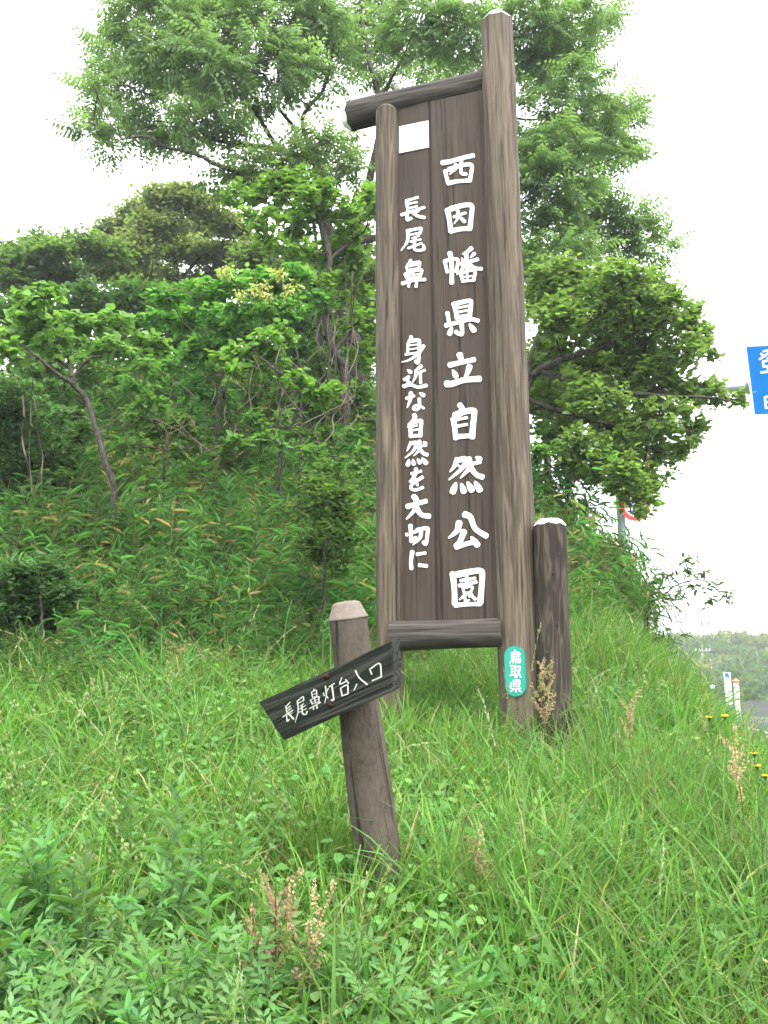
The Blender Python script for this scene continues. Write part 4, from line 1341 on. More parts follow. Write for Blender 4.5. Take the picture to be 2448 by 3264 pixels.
def mugwort(seed, h=.42):
    g = np.random.default_rng(seed)
    mb = MB()
    for s in range(3):
        b = g.normal(0, .05, 3) * [1, 1, 0]
        tip = b + np.array([g.normal(0, .08), g.normal(0, .08), h * g.uniform(.75, 1.1)])
        mb.tube(np.array([b, (b + tip) / 2 + g.normal(0, .01, 3), tip]), [.004, .0035, .002], 4, (.13, .20, .08))
        n = 15
        t = np.linspace(.25, 1.0, n)
        P = b + (tip - b) * t[:, None]
        a = np.arange(n) * 2.4 + g.uniform(0, 6)
        D = np.stack([np.cos(a), np.sin(a), .25 + t * .7], -1)
        D[-3:, 2] += 1.2
        col = jit((.108, .228, .068), n, .14, g)
        pinnate(mb, P, D, nrm(UP + g.normal(0, .2, (n, 3))), .105 * (1.15 - .45 * t) * g.uniform(.8, 1.2, n), 3, .55, .17, col, .25, 42, True)
    return mb


def leafy_stem(seed, h=.62):
    g = np.random.default_rng(seed)
    mb = MB()
    tip = np.array([g.normal(0, .05), g.normal(0, .05), h])
    mid = tip * .5 + g.normal(0, .015, 3)
    Q = smooth_path([np.zeros(3), mid, tip], 10)
    mb.tube(Q, np.linspace(.005, .002, len(Q)), 5, (.14, .24, .08))
    n = 34
    t = np.linspace(.15, 1.0, n)
    P = np.stack([np.interp(t, np.linspace(0, 1, len(Q)), Q[:, i]) for i in range(3)], -1)
    a = np.arange(n) * 2.4
    D = np.stack([np.cos(a), np.sin(a), .35 + .9 * t ** 3], -1)
    leaves(mb, P, D, UP + 0 * P, .115 * (1.1 - .65 * t ** 2) * g.uniform(.85, 1.15, n), .028 * (1.1 - .5 * t), jit((.092, .205, .055), n, .14, g), .22, .12)
    return mb


def seed_grass(seed, h=.75, col=(.30, .36, .15), arch=.35):
    """a single flowering grass culm with an arching narrow head"""
    g = np.random.default_rng(seed)
    mb = MB()
    a = g.uniform(0, 6.28)
    dr = np.array([math.cos(a), math.sin(a), 0])
    t = np.linspace(0, 1, 14)[:, None]
    Q = UP * h * t + dr * h * arch * t ** 2.6 - UP * h * .22 * arch * t ** 5
    mb.tube(Q, np.linspace(.0016, .0008, 14), 4, (.14, .24, .08))
    n = 46
    tt = g.uniform(.72, 1.0, n)
    P = np.stack([np.interp(tt, t[:, 0], Q[:, i]) for i in range(3)], -1)
    T = nrm(np.stack([np.interp(tt, t[:, 0], np.gradient(Q[:, i])) for i in range(3)], -1))
    leaves(mb, P, T + g.normal(0, .28, (n, 3)), rand_dirs(n, g), .017, .0045, jit(col, n, .15, g), 0, 0, True)
    blades(mb, Q[[2, 4, 6]], g.uniform(0, 6.28, 3), .22, .9, .005, (.12, .23, .06), 4, .8, .3, g)
    return mb


def quaking(seed, h=.5):
    g = np.random.default_rng(seed)
    mb = MB()
    for s in range(3):
        a = g.uniform(0, 6.28)
        dr = np.array([math.cos(a), math.sin(a), 0])
        t = np.linspace(0, 1, 8)[:, None]
        hh = h * g.uniform(.75, 1.1)
        Q = UP * hh * (t - .12 * t ** 4) + dr * .10 * t ** 2.4
        mb.tube(Q, .001, 3, (.16, .25, .09))
        n = 7
        tt = g.uniform(.7, 1.0, n)
        P = np.stack([np.interp(tt, t[:, 0], Q[:, i]) for i in range(3)], -1) + g.normal(0, .012, (n, 3))
        for p in P:
            z = np.array([0, .006, .013, .018])
            mb.tube(p - UP * z[:, None], [.0012, .0052, .0048, .0006], 6, jit((.36, .40, .19), 1, .06, g)[0])
    return mb


def sasa(seed, h=.7, n=5, dry=.12, tone=1.0):
    g = np.random.default_rng(seed)
    mb = MB()
    for s in range(n):
        b = g.normal(0, .10, 3) * [1, 1, 0]
        hh = h * g.uniform(.6, 1.15)
        tip = b + np.array([g.normal(0, .14), g.normal(0, .14), hh])
        dead = g.uniform() < dry * 2
        Q = smooth_path([b, (b + tip) / 2 + g.normal(0, .02, 3), tip], 6)
        mb.tube(Q, np.linspace(.0035, .0018, len(Q)), 3, (.30, .22, .11) if dead else (.15, .16, .06))
        k = 12
        t = g.uniform(.25, 1.0, k)
        P = b + (tip - b) * t[:, None]
        a = g.uniform(0, 6.28, k)
        D = np.stack([np.cos(a), np.sin(a), g.uniform(.0, 1.3, k)], -1)
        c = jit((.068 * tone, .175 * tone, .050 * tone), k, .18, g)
        dl = g.uniform(0, 1, k) < (dry + .5 * dead)
        c[dl] = jit((.26, .22, .12), int(dl.sum()), .2, g)
        leaves(mb, P, D, nrm(UP + g.normal(0, .4, (k, 3))), g.uniform(.07, .155, k), g.uniform(.008, .0145, k), c, .3, .1)
    return mb


mug = [proto(mugwort(s), 'mugwort', M_LEAF) for s in range(3)]
stemp = [proto(leafy_stem(s, .5), 'leafy_stem', M_LEAF) for s in range(3)]
seedp = [proto(seed_grass(s, .7, [(.28, .33, .14), (.36, .36, .20), (.22, .30, .12)][s % 3], [.3, .5, .2, .6][s % 4]), 'seed_grass', M_GRASS) for s in range(6)]
quak = [proto(quaking(s), 'quaking_grass', M_GRASS) for s in range(3)]
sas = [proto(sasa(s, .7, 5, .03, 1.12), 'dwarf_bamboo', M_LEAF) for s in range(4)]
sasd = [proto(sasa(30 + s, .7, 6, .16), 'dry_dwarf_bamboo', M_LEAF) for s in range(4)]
sask = [proto(sasa(50 + s, .75, 6, .02, .68), 'shaded_dwarf_bamboo', M_LEAF) for s in range(4)]  # same bamboo, leaf colour darkened to stand for shade in the thickets


def clear_posts(x, y):
    k = np.hypot(x - TP_base[0], y - TP_base[1]) > .10
    for q in (sb, PR, sign_pt(1243, 2100, .035)):
        k &= np.hypot(x - q[0], y - q[1]) > .14
    return k


def cluster(protos, m, R, kinds, smin, smax, tl):
    """several plants gathered into one patch mesh, so that fewer instances overlap"""
    out = []
    data = []
    for o in protos:
        me = o.data
        V = np.empty(len(me.vertices) * 3, np.float32); me.vertices.foreach_get('co', V)
        C = np.empty(len(me.vertices) * 4, np.float32); me.color_attributes['col'].data.foreach_get('color', C)
        li = np.empty(len(me.loops), np.int32); me.loops.foreach_get('vertex_index', li)
        ls = np.empty(len(me.polygons), np.int32); me.polygons.foreach_get('loop_start', ls)
        lt = np.empty(len(me.polygons), np.int32); me.polygons.foreach_get('loop_total', lt)
        fs = [li[ls[lt == k][:, None] + np.arange(k)] for k in np.unique(lt)]
        data.append((V.reshape(-1, 3), C.reshape(-1, 4)[:, :3], fs, me.materials[0], o.name.split('.')[0]))
    for q in range(kinds):
        mb = MB()
        for j in range(m):
            V, C, fs, mat_, nm = data[rng.integers(0, len(data))]
            a, r = rng.uniform(0, 6.283), R * math.sqrt(rng.uniform(0, 1))
            sc, t = rng.uniform(smin, smax), rng.normal(0, tl, 2)
            c, s_ = math.cos(rng.uniform(0, 6.283)), 0
            az = rng.uniform(0, 6.283)
            Mt = np.array(Matrix.Rotation(az, 3, 'Z') @ Matrix.Rotation(t[0], 3, 'X') @ Matrix.Rotation(t[1], 3, 'Y'))
            v = rng.uniform(.8, 1.2)
            hue = np.array([rng.uniform(.88, 1.12), 1, rng.uniform(.88, 1.12)])
            mb.add(V @ Mt.T * sc + [r * math.cos(a), r * math.sin(a), 0], fs, C * v * hue)
        out.append(proto(mb, nm + '_patch', mat_))
    return out


def layer(name, label, cat, protos, n, y0, y1, smin, smax, keep=None, pw=1.0, half=.5, tl=.15, m=8, R=.26, xy=None, follow=1.0, size=None):
    groups = {}
    for o in protos: groups.setdefault(o.data.materials[0].name, []).append(o)
    pr = []
    for g_ in groups.values(): pr += cluster(g_, m, R, 6, smin, smax, tl)
    n = n // m
    x, y = in_wedge(n, y0, y1, rng, half, pw) if xy is None else xy(n)
    k = clear_posts(x, y) & (x < np.interp(y, XY, XX) + .1)
    if keep is not None: k &= rng.uniform(0, 1, n) < keep(x, y)
    x, y = x[k], y[k]
    e = .15
    gxn = -(ground(x + e, y) - ground(x - e, y)) / (2 * e) * follow
    gyn = -(ground(x, y + e) - ground(x, y - e)) / (2 * e) * follow
    az = rng.uniform(0, 6.28, len(x))
    rot = []
    for i in range(len(x)):
        q = Vector((0, 0, 1)).rotation_difference(Vector((gxn[i], gyn[i], 1)).normalized())
        e_ = (q.to_matrix() @ Matrix.Rotation(az[i], 3, 'Z')).to_euler('XYZ')
        rot.append(tuple(e_))
    rot = np.array(rot).reshape(-1, 3)
    return scatter(name, label, cat, pr, lift(x, y), rot[:, 2], np.full(len(x), 1.0) if size is None else size(x, y), rot[:, :2])


edge = lambda x, y: ss((7.7 + .5 * np.sin(x * 1.3) + .5 * np.maximum(x, 0) + 1.6 * ss((x - 1.2) / 1.2) - y) / 2.2)      # where the mown-looking grass gives way to bamboo
left = lambda x, y: ss((.35 - x / np.maximum(y, 1)) / .5)
layer('fine_grass', 'fine green grass covering the slope around the signposts', 'grass', fine, 7400, 1.2, 9.6, .85, 1.55, lambda x, y: edge(x, y) * (.35 + .65 * patch(x, y, 2.1)), 1.0)
layer('broad_grass', 'broader blue-green grass blades arching through the meadow', 'grass', wide, 3400, 1.3, 9.6, .7, 1.25, lambda x, y: edge(x, y) * (.15 + .85 * patch(x, y, 1.7, 2.)))
layer('yellow_grass', 'yellowish thin grass at the right of the slope', 'grass', yell, 4300, 1.2, 9.0, .85, 1.5, lambda x, y: edge(x, y) * ss((x / y + .12) / .4))
layer('dry_grass', 'dry tan grass blades lying in the meadow', 'grass', dryt, 1700, 1.2, 9.5, .7, 1.2, lambda x, y: .15 + .85 * ss((x / y) / .3) * patch(x, y, 2.5, 4))
layer('leafy_cover', 'small bright leaves creeping through the grass', 'ground cover', clov, 5600, 1.2, 8.6, .7, 1.5, lambda x, y: edge(x, y) * (.2 + .8 * patch(x, y, 1.9, 1.)) * (.45 + .55 * left(x, y)))
layer('heart_leaf_cover', 'heart-shaped creeper leaves among the grass', 'ground cover', hert, 1500, 1.2, 8.5, .7, 1.2, lambda x, y: patch(x, y, 1.5, 3.) * edge(x, y))
layer('quaking_grass', 'pale nodding quaking-grass heads at the lower left', 'grass', quak, 380, 2.3, 6.5, .8, 1.15, lambda x, y: left(x + .25 * y, y) * patch(x, y, 1.4, .5), m=3, R=.2)
layer('mugwort_cover', 'cut-leaved mugwort covering the lower left foreground', 'weeds', mug, 620, 1.3, 4.2, .75, 1.15, lambda x, y: ss((.05 - x / y) / .3) * ss((3.25 - y) / .8), m=4, R=.2)
layer('leafy_stem_cover', 'upright leafy weeds standing at the lower left', 'weeds', stemp, 330, 1.4, 3.9, .7, 1.15, lambda x, y: ss((.0 - x / y) / .25) * patch(x, y, 1.2, 5.) * ss((3.9 - y) / .8), m=4, R=.22)
layer('seed_grass', 'tall flowering grass with arching seed heads', 'grass', seedp, 560, 1.8, 8.2, .7, 1.15, lambda x, y: .35 + .4 * ss((x / y) / .3), half=.5, m=3, R=.3)
edge_size = lambda x, y: .38 + .62 * ss((np.interp(y, XY, XX) - .3 - x) / 1.8)       # low growth at the roadside edge
bank_size = lambda x, y: (.5 + .5 * ss((y - 5.6) / 3.4)) * edge_size(x, y)


def stalks(seed):
    g = np.random.default_rng(seed)
    mb = MB()
    n = 16
    a = g.uniform(0, 6.28, n)
    P = np.stack([.16 * np.cos(a) * g.uniform(0, 1, n), .16 * np.sin(a) * g.uniform(0, 1, n), 0 * a], -1)
    blades(mb, P, a, g.uniform(.4, .95, n), g.uniform(0, .35, n), .0045, jit((.19, .135, .075), n, .25, g), 3, .3, .8, g)
    return mb


stlk = [proto(stalks(s), 'dry_stalks', M_GRASS) for s in range(3)]
bankk = lambda x, y: (1 - edge(x, y)) * (x < np.interp(y, XY, XX) - .7)
layer('dwarf_bamboo', 'green dwarf bamboo covering the bank', 'bamboo grass', sas, 4600, 5.4, 17, .6, 1.45, lambda x, y: bankk(x, y) * (.45 + .55 * patch(x, y, 1.1, 2.)), .9, m=6, R=.34, follow=.75, size=bank_size)
layer('shaded_bamboo', 'dwarf bamboo thickets on the bank with shade put into their leaf colour', 'bamboo grass', sask, 3300, 5.6, 17, .75, 1.6, lambda x, y: bankk(x, y) * ss((patch(x, y, .8, 4.) - .35) / .3), .9, m=6, R=.34, follow=.75, size=bank_size)
layer('dry_dwarf_bamboo', 'half-dry tan dwarf bamboo on the bank', 'bamboo grass', sasd, 800, 5.6, 15, .6, 1.1, lambda x, y: bankk(x, y) * (.25 + .75 * ss((patch(x, y, .9, 1.) - .4) / .3)), m=6, R=.34, follow=.75, size=bank_size)
layer('bank_foot_grass', 'taller bright grass where the meadow climbs into the bank', 'grass', fine + yell + clov, 3300, 5.9, 9.6, 1.1, 1.7, lambda x, y: .75 * ss((9.4 - y) / 2.0) * (x < np.interp(y, XY, XX) - .9), m=6, R=.3)
layer('bank_stalks', 'dry upright brown stalks on the bank', 'grass', stlk, 1700, 5.8, 14, .8, 1.25, lambda x, y: bankk(x, y) * ss((patch(x, y, 1.0, 9.) - .3) / .35), tl=.15, m=5, R=.3, follow=.3, size=bank_size)
layer('bank_grass', 'grass between the bamboo on the bank', 'grass', fine + wide, 3400, 6.0, 15, 1.0, 1.9, lambda x, y: bankk(x, y) * (.25 + .75 * patch(x, y, 1.3, 5.)), m=6, R=.34, follow=.75, size=bank_size)
layer('bank_weeds', 'leafy weeds and creepers growing over the bank', 'weeds', stemp + hert + clov, 2800, 6.3, 14, .9, 1.7, lambda x, y: bankk(x, y) * (.2 + .8 * patch(x, y, 1.0, 7.)), m=6, R=.34, follow=.75, size=bank_size)


def flank(n):
    y = rng.uniform(6.8, 16, n)
    return np.interp(y, XY, XX) - rng.uniform(-.1, 2.7, n), y


layer('flank_bamboo', 'bamboo grass hanging over the steep roadside edge of the bank', 'bamboo grass', sas + sasd, 3000, 0, 0, .45, .8, lambda x, y: ss((y - 9.0) / 1.2), m=4, R=.22, xy=flank, follow=.55, size=edge_size)
layer('flank_grass', 'long green and dry grass on the roadside edge of the bank', 'grass', yell + wide + dryt, 5200, 0, 0, .7, 1.15, lambda x, y: np.maximum(ss((y - 8.8) / 1.0), ss((2.3 - x) / .5)), m=5, R=.22, xy=flank, follow=.55, size=edge_size)

# ------------------------------------------------------------------ overhead road sign beyond the bank
GY_ = 16.0
arm_l, arm_r = at(2080, 1252, GY_), at(2440, 1232, GY_)
pole_x = at(1972, 1500, GY_)[0]
pz = float(ground(pole_x, GY_))
gan = tag(empty('overhead_road_sign', (pole_x, GY_, pz)), 'grey steel arm pole holding a blue direction sign over the road at right', 'road sign')
mb = MB()
mb.tube([(pole_x, GY_, pz - .3), (pole_x, GY_, arm_l[2] - .25), (pole_x + .12, GY_, arm_l[2] - .04), (pole_x + .45, GY_, arm_l[2] + .0)], [.12, .115, .11, .105], 20)
pole_o = mb.build('pole', M_STEEL, gan, smooth=True)
mb = MB()
ax0 = np.array([pole_x + .45, GY_, arm_l[2]])
mb.tube([ax0, ax0 + (np.array([arm_r[0] + 1.6, GY_, arm_r[2] + .1]) - ax0) * .5, (arm_r[0] + 1.6, GY_, arm_r[2] + .12)], [.105, .085, .07], 18, cap=True)
arm_o = mb.build('arm', M_STEEL, gan, smooth=True)
mb = MB()
mb.tube([ax0 - [.02, 0, 0], ax0 + [.03, 0, 0]], .16, 18, cap=True)
mb.build('flange', M_STEEL, arm_o, smooth=False)
# blue panel, its left end in view
YB = GY_ - .16
tl, bl_ = at(2374, 1104, YB), at(2394, 1325, YB)
hgt = tl[2] - bl_[2]
PXL = (tl[0] + bl_[0]) / 2 + .02
tiltm = Matrix.Rotation(rad(-2.2), 4, 'Y')
PM = Matrix.Translation((PXL, YB, (tl[2] + bl_[2]) / 2)) @ tiltm
PW = 2.6


def pbox(name, lo, hi, mat, parent, M):
    b_ = MB()
    b_.box(lo, hi)
    return local_obj(name, b_, mat, parent, M, False)


blue = pbox('blue_panel', (0, -.012, -hgt / 2), (PW, .012, hgt / 2), M_BLUE, gan, PM)
for lo, hi in (((-.012, -.018, -hgt / 2 - .02), (.018, .016, hgt / 2 + .02)), ((PW - .018, -.018, -hgt / 2 - .02), (PW + .012, .016, hgt / 2 + .02)), ((.018, -.018, hgt / 2 - .012), (PW - .018, .016, hgt / 2 + .02)), ((.018, -.018, -hgt / 2 - .02), (PW - .018, .016, -hgt / 2 + .012))):
    pbox('border', lo, hi, M_WHITE, blue, PM)
nB = np.array([0, -1.0, 0])
Z8 = lambda x, y: on_plane(2300 + x / 7.372, 1060 + y / 7.372, np.array([0, YB - .014, 0]), nB)
character('character', "=985,440 1090,425 1075,500 890,630:44; =925,495 1000,560:44; =1075,600 1150,590 1210,640:40; =1150,430 1200,500 1290,620:44; =1230,450 1170,510:40; =1280,500 1210,560:40; =970,690 985,800:48; =970,680 1240,650 1245,775:48; =985,800 1250,775:44; =1080,830 1095,900:40; =1185,820 1170,890:40; =925,940 1300,900:48", blue, Z8, nB, M_WHITE, .002)
character('character', "=1015,1520 1040,1780:44; =1015,1520 1200,1500 1225,1760:44; =1025,1640 1210,1620:40; =1040,1775 1225,1755:40", blue, Z8, nB, M_WHITE, .002)
# round speed-limit disc and a faded pink plate on the pole
YR = GY_ - .2


def disc(name, c, r0, r1, y, mat, parent):
    k = 40
    th = np.arange(k) * 2 * np.pi / k
    b_ = MB()
    ring = lambda r, yy: np.stack([c[0] + r * np.cos(th), np.full(k, yy), c[2] + r * np.sin(th)], -1)
    j = np.arange(k)
    j2 = (j + 1) % k
    if r0 <= 0:
        b_.add(np.concatenate([ring(r1, y), ring(r1, y + .01)]), [np.arange(k)[None], np.stack([j, j2, j2 + k, j + k], -1), np.arange(k, 2 * k)[::-1][None]])
    else:
        b_.add(np.concatenate([ring(r0, y), ring(r1, y), ring(r1, y + .004), ring(r0, y + .004)]), [np.stack([j + a_ * k, j + ((a_ + 1) % 4) * k, j2 + ((a_ + 1) % 4) * k, j2 + a_ * k], -1) for a_ in range(4)])
    return b_.build(name, mat, parent)


sc_ = at(2024, 1614, YR)
dsc = disc('speed_limit_disc', sc_, 0, .262, YR, M_WHITE, pole_o)
disc('red_ring', sc_, .185, .258, YR - .006, M_RED, dsc)
zz = lambda u, v: on_plane(u, v, np.array([0, YR - .002, 0]), nB)
character('digit', "=2018,1598 2004,1600 2004,1612 2018,1612 2019,1628 2002,1630:6", dsc, zz, nB, M_NAVY, .003)
character('digit', "=2036,1598 2029,1604 2028,1624 2036,1630 2043,1624 2043,1604 2036,1598:6", dsc, zz, nB, M_NAVY, .003)
c_ = at(2024, 1478, YR)
pk = pbox('pink_plate', (c_[0] - .29, YR - .01, c_[2] - .29), (c_[0] + .29, YR + .01, c_[2] + .29), M_SALMON, pole_o, Matrix.Identity(4))
pbox('white_field', (c_[0] - .17, YR - .016, c_[2] - .10), (c_[0] + .17, YR - .010, c_[2] + .12), M_WHITE, pk, Matrix.Identity(4))
pbox('blue_mark', (c_[0] - .03, YR - .021, c_[2] - .03), (c_[0] + .06, YR - .016, c_[2] + .08), M_BLUE, pk, Matrix.Identity(4))

# ------------------------------------------------------------------ far right: wall, markers, poles, wood
mb = MB()
wx = np.linspace(10, 75, 27)
wy = 79.5 + .03 * (wx - 30)
for s_ in (0,):
    A_ = np.c_[wx, wy, np.full(27, -.3)]
    top_ = 1.25 + .12 * np.sin(wx * .2)
    V = np.concatenate([A_, np.c_[wx, wy, top_], np.c_[wx, wy + .35, top_], np.c_[wx, wy + .35, np.full(27, -.3)]])
    i_ = np.arange(26)
    mb.add(V, [np.stack([i_ + q_ * 27, i_ + 1 + q_ * 27, i_ + 1 + (q_ + 1) * 27, i_ + (q_ + 1) * 27], -1) for q_ in range(3)])
rw = mb.build('retaining_wall', M_WALL)
tag(rw, 'low grey concrete retaining wall beyond the road bend', 'wall')


def zv(u, v, Y): return at(u, v, Y)


# white board with blue top on a leg, and white square post with orange cap
Yw = 76.0
p0, p1 = zv(2319, 2143, Yw), zv(2325, 2245, Yw)
gz0 = float(ground(p1[0], Yw))
wb = tag(empty('roadside_board', (p1[0], Yw, gz0)), 'tall narrow white board with a blue-topped design beside the far road', 'sign')
board_ = pbox('board', (p1[0] - .27, Yw - .05, p1[2]), (p1[0] + .25, Yw + .05, p0[2]), M_WHITE, wb, Matrix.Identity(4))
pbox('blue_print', (p1[0] - .22, Yw - .056, p0[2] - .42), (p1[0] + .12, Yw - .051, p0[2] - .06), M_BLUE, board_, Matrix.Identity(4))
for q_ in range(5):
    zc = p0[2] - .85 - q_ * .34
    zb_ = lambda u, v, xx=p1[0], zz_=zc: np.array([xx + u, Yw - .052, zz_ + v])
    character('character', "=-.09,.10 .09,.10:.035; =-.10,0 .10,0:.035; =0,.12 0,-.12:.035; =-.09,-.11 .09,-.11:.035", board_, zb_, nB, M_NAVY, .004)
pbox('leg', (p1[0] + .02, Yw - .04, gz0 - .2), (p1[0] + .10, Yw + .04, p1[2]), M_POLEC, wb, Matrix.Identity(4))
pbox('leg', (p1[0] + .14, Yw - .04, gz0 - .2), (p1[0] + .20, Yw + .04, p1[2]), M_POLEC, wb, Matrix.Identity(4))
p0, p1 = zv(2345, 2177, 77.0), zv(2354, 2281, 77.0)
gz0 = float(ground(p1[0], 77.0))
wp = tag(empty('marker_post', (p1[0], 77.0, gz0)), 'white square marker post with an orange pointed cap beside the far road', 'post')
body_ = pbox('body', (p1[0] - .17, 76.85, gz0 - .2), (p1[0] + .17, 77.15, p0[2]), M_WHITE, wp, Matrix.Identity(4))
for q_ in range(8):
    zc = p0[2] - .35 - q_ * .33
    zb_ = lambda u, v, xx=p1[0], zz_=zc: np.array([xx + u, 76.848, zz_ + v])
    character('character', "=-.08,.08 .08,.08:.035; =0,.10 0,-.10:.035; =-.08,-.02 .08,-.04:.035", body_, zb_, nB, M_DARKT, .004)
mb = MB()
x_, z_ = p1[0], p0[2]
mb.box((x_ - .18, 76.84, z_), (x_ + .18, 77.16, z_ + .14))
mb.build('cap_band', M_RED, wp)
mb = MB()
mb.add([[x_ - .25, 76.78, z_ + .14], [x_ + .25, 76.78, z_ + .14], [x_ + .25, 77.22, z_ + .14], [x_ - .25, 77.22, z_ + .14], [x_, 77, z_ + .40]], [[[0, 1, 4], [1, 2, 4], [2, 3, 4], [3, 0, 4]], [[3, 2, 1, 0]]])
mb.build('cap', M_ORANGE, wp)


def util_pole(label, u, vt, vb, Y, arms):
    t_, b_ = at(u, vt, Y), at(u, vb, Y)
    z0 = float(ground(b_[0], Y))
    r_ = tag(empty('utility_pole', (b_[0], Y, z0)), label, 'pole', 'utility poles beyond the road')
    m_ = MB()
    m_.tube([(b_[0], Y, z0 - .3), (t_[0], Y, t_[2])], [.17, .11], 10, cap=True)
    m_.build('shaft', M_POLEC, r_, smooth=True)
    for f_ in arms:
        z_ = t_[2] - f_
        m_ = MB()
        m_.box((t_[0] - .9, Y - .16, z_), (t_[0] + .9, Y - .06, z_ + .09))
        ca = m_.build('cross_arm', M_STEEL, r_)
        for xx in (-.8, -.4, .4, .8):
            m_ = MB()
            m_.tube([(t_[0] + xx, Y - .11, z_ + .09), (t_[0] + xx, Y - .11, z_ + .28)], [.06, .05], 6, cap=True)
            m_.build('insulator', M_WHITE, ca)
    return r_


util_pole('tall utility pole with crossarms seen behind the bank edge at far right', 2238, 2056, 2250, 108, (.7, 1.9, 2.6))
util_pole('shorter bare utility pole just right of the tall crossarmed one', 2254, 2118, 2250, 98, (.5,))
util_pole('stubby grey pole left of the tall crossarmed pole', 2200, 2122, 2200, 112, ())


def lamp(label, u, vt, vb, Y):
    t_, b_ = at(u, vt, Y), at(u, vb, Y)
    r_ = tag(empty('street_lamp', tuple(b_)), label, 'lamp', 'lamps beyond the road')
    m_ = MB()
    m_.tube([(b_[0], Y, b_[2] - 1.5), (t_[0], Y, t_[2])], [.08, .06], 8, cap=True)
    m_.build('pole', M_POLEC, r_, smooth=True)
    m_ = MB()
    zz_ = np.linspace(-1, 1, 7)
    m_.tube(np.c_[np.full(7, t_[0]), np.full(7, Y), t_[2] + .2 + zz_ * .22], .22 * np.sqrt(np.maximum(.02, 1 - zz_ ** 2)) + .01, 10, cap=True)
    m_.build('globe', M_WHITE, r_, smooth=True)


lamp('white globe lamp on the crest of the far wooded hill', 2380, 2026, 2066, 140)
lamp('small white lamp post below the far wood near the utility poles', 2271, 2196, 2240, 88)
h0 = at(2272, 2046, 150)
hs = tag(empty('hill_house', tuple(h0 - UP * 1.5)), 'small pale-roofed house half hidden on the far wooded hill', 'house')
mb = MB()
mb.box((h0[0] - 2.2, 150, h0[2] - 2.5), (h0[0] + 2.2, 153, h0[2] - .3))
mb.build('wall', M_POLEC, hs)
mb = MB()
mb.add([[h0[0] - 2.5, 149.6, h0[2] - .3], [h0[0] + 2.5, 149.6, h0[2] - .3], [h0[0] + 2.5, 153.4, h0[2] - .3], [h0[0] - 2.5, 153.4, h0[2] - .3], [h0[0] - 2.5, 151.5, h0[2] + .7], [h0[0] + 2.5, 151.5, h0[2] + .7]],
       [[[0, 1, 5, 4], [2, 3, 4, 5], [3, 2, 1, 0]], [[1, 2, 5], [3, 0, 4]]])
mb.build('roof', M_ROOF, hs)


def crown_clump(seed, cols, n=420, R=2.0):
    g = np.random.default_rng(seed)
    mb = MB()
    lob = g.normal(0, .45, (7, 3)) * [1, 1, .55] * R + [0, 0, R * 1.0]
    k = g.integers(0, 7, n)
    u = rand_dirs(n, g)
    P = lob[k] + u * R * .55 * g.uniform(.75, 1.05, (n, 1)) * [1, 1, .8]
    c = np.array(cols)[g.integers(0, len(cols), n)] * g.uniform(.8, 1.2, (n, 1))
    leaves(mb, P, nrm(u + g.normal(0, .6, (n, 3))), u, .75 * g.uniform(.6, 1.2, n), .5, c, .1, .1, True)
    mb.tube([(0, 0, -1), (0, 0, R)], [.12, .06], 5, (.05, .04, .03))
    return mb


wood_p = [proto(crown_clump(s_, [(.05, .10, .035), (.06, .115, .04), (.075, .13, .05)]), 'wood_crown', M_LEAF) for s_ in range(4)] + [proto(crown_clump(9, [(.13, .16, .05), (.11, .15, .05)]), 'wood_crown', M_LEAF)]
n_ = 1500
wx_, wy_ = rng.uniform(8, 130, n_), rng.uniform(82, 175, n_)
k_ = (wx_ < wy_ * .62) & (wx_ > .2 * wy_)
wx_, wy_ = wx_[k_], wy_[k_]
scatter('far_wood', 'far green wooded hill beyond the road', 'wood', wood_p, lift(wx_, wy_), rng.uniform(0, 6.28, len(wx_)), np.where(wy_ < 90, .45, 1.0) * rng.uniform(.6, 1.15, len(wx_)))

# ------------------------------------------------------------------ single plants that stand out


def spot(u, Y):
    d = ray(u, 2600)
    x = CP[0] + d[0] * Y / d[1]
    return np.array([x, Y, float(ground(x, Y))])


def plant(name, label, cat, at_, parts, group=None, rz=0.0, sc=1.0):
    root = empty(name, tuple(at_))
    M_ = Matrix.Translation(Vector(at_)) @ Matrix.Rotation(rz, 4, 'Z') @ Matrix.Scale(sc, 4)
    tag(root, label, cat, group)
    for nm, mb_, mat_ in parts:
        me_ = mb_.mesh(nm)
        me_.materials.append(mat_)
        o_ = bpy.data.objects.new(nm, me_)
        COL.objects.link(o_)
        place(o_, root, M_)
    return root


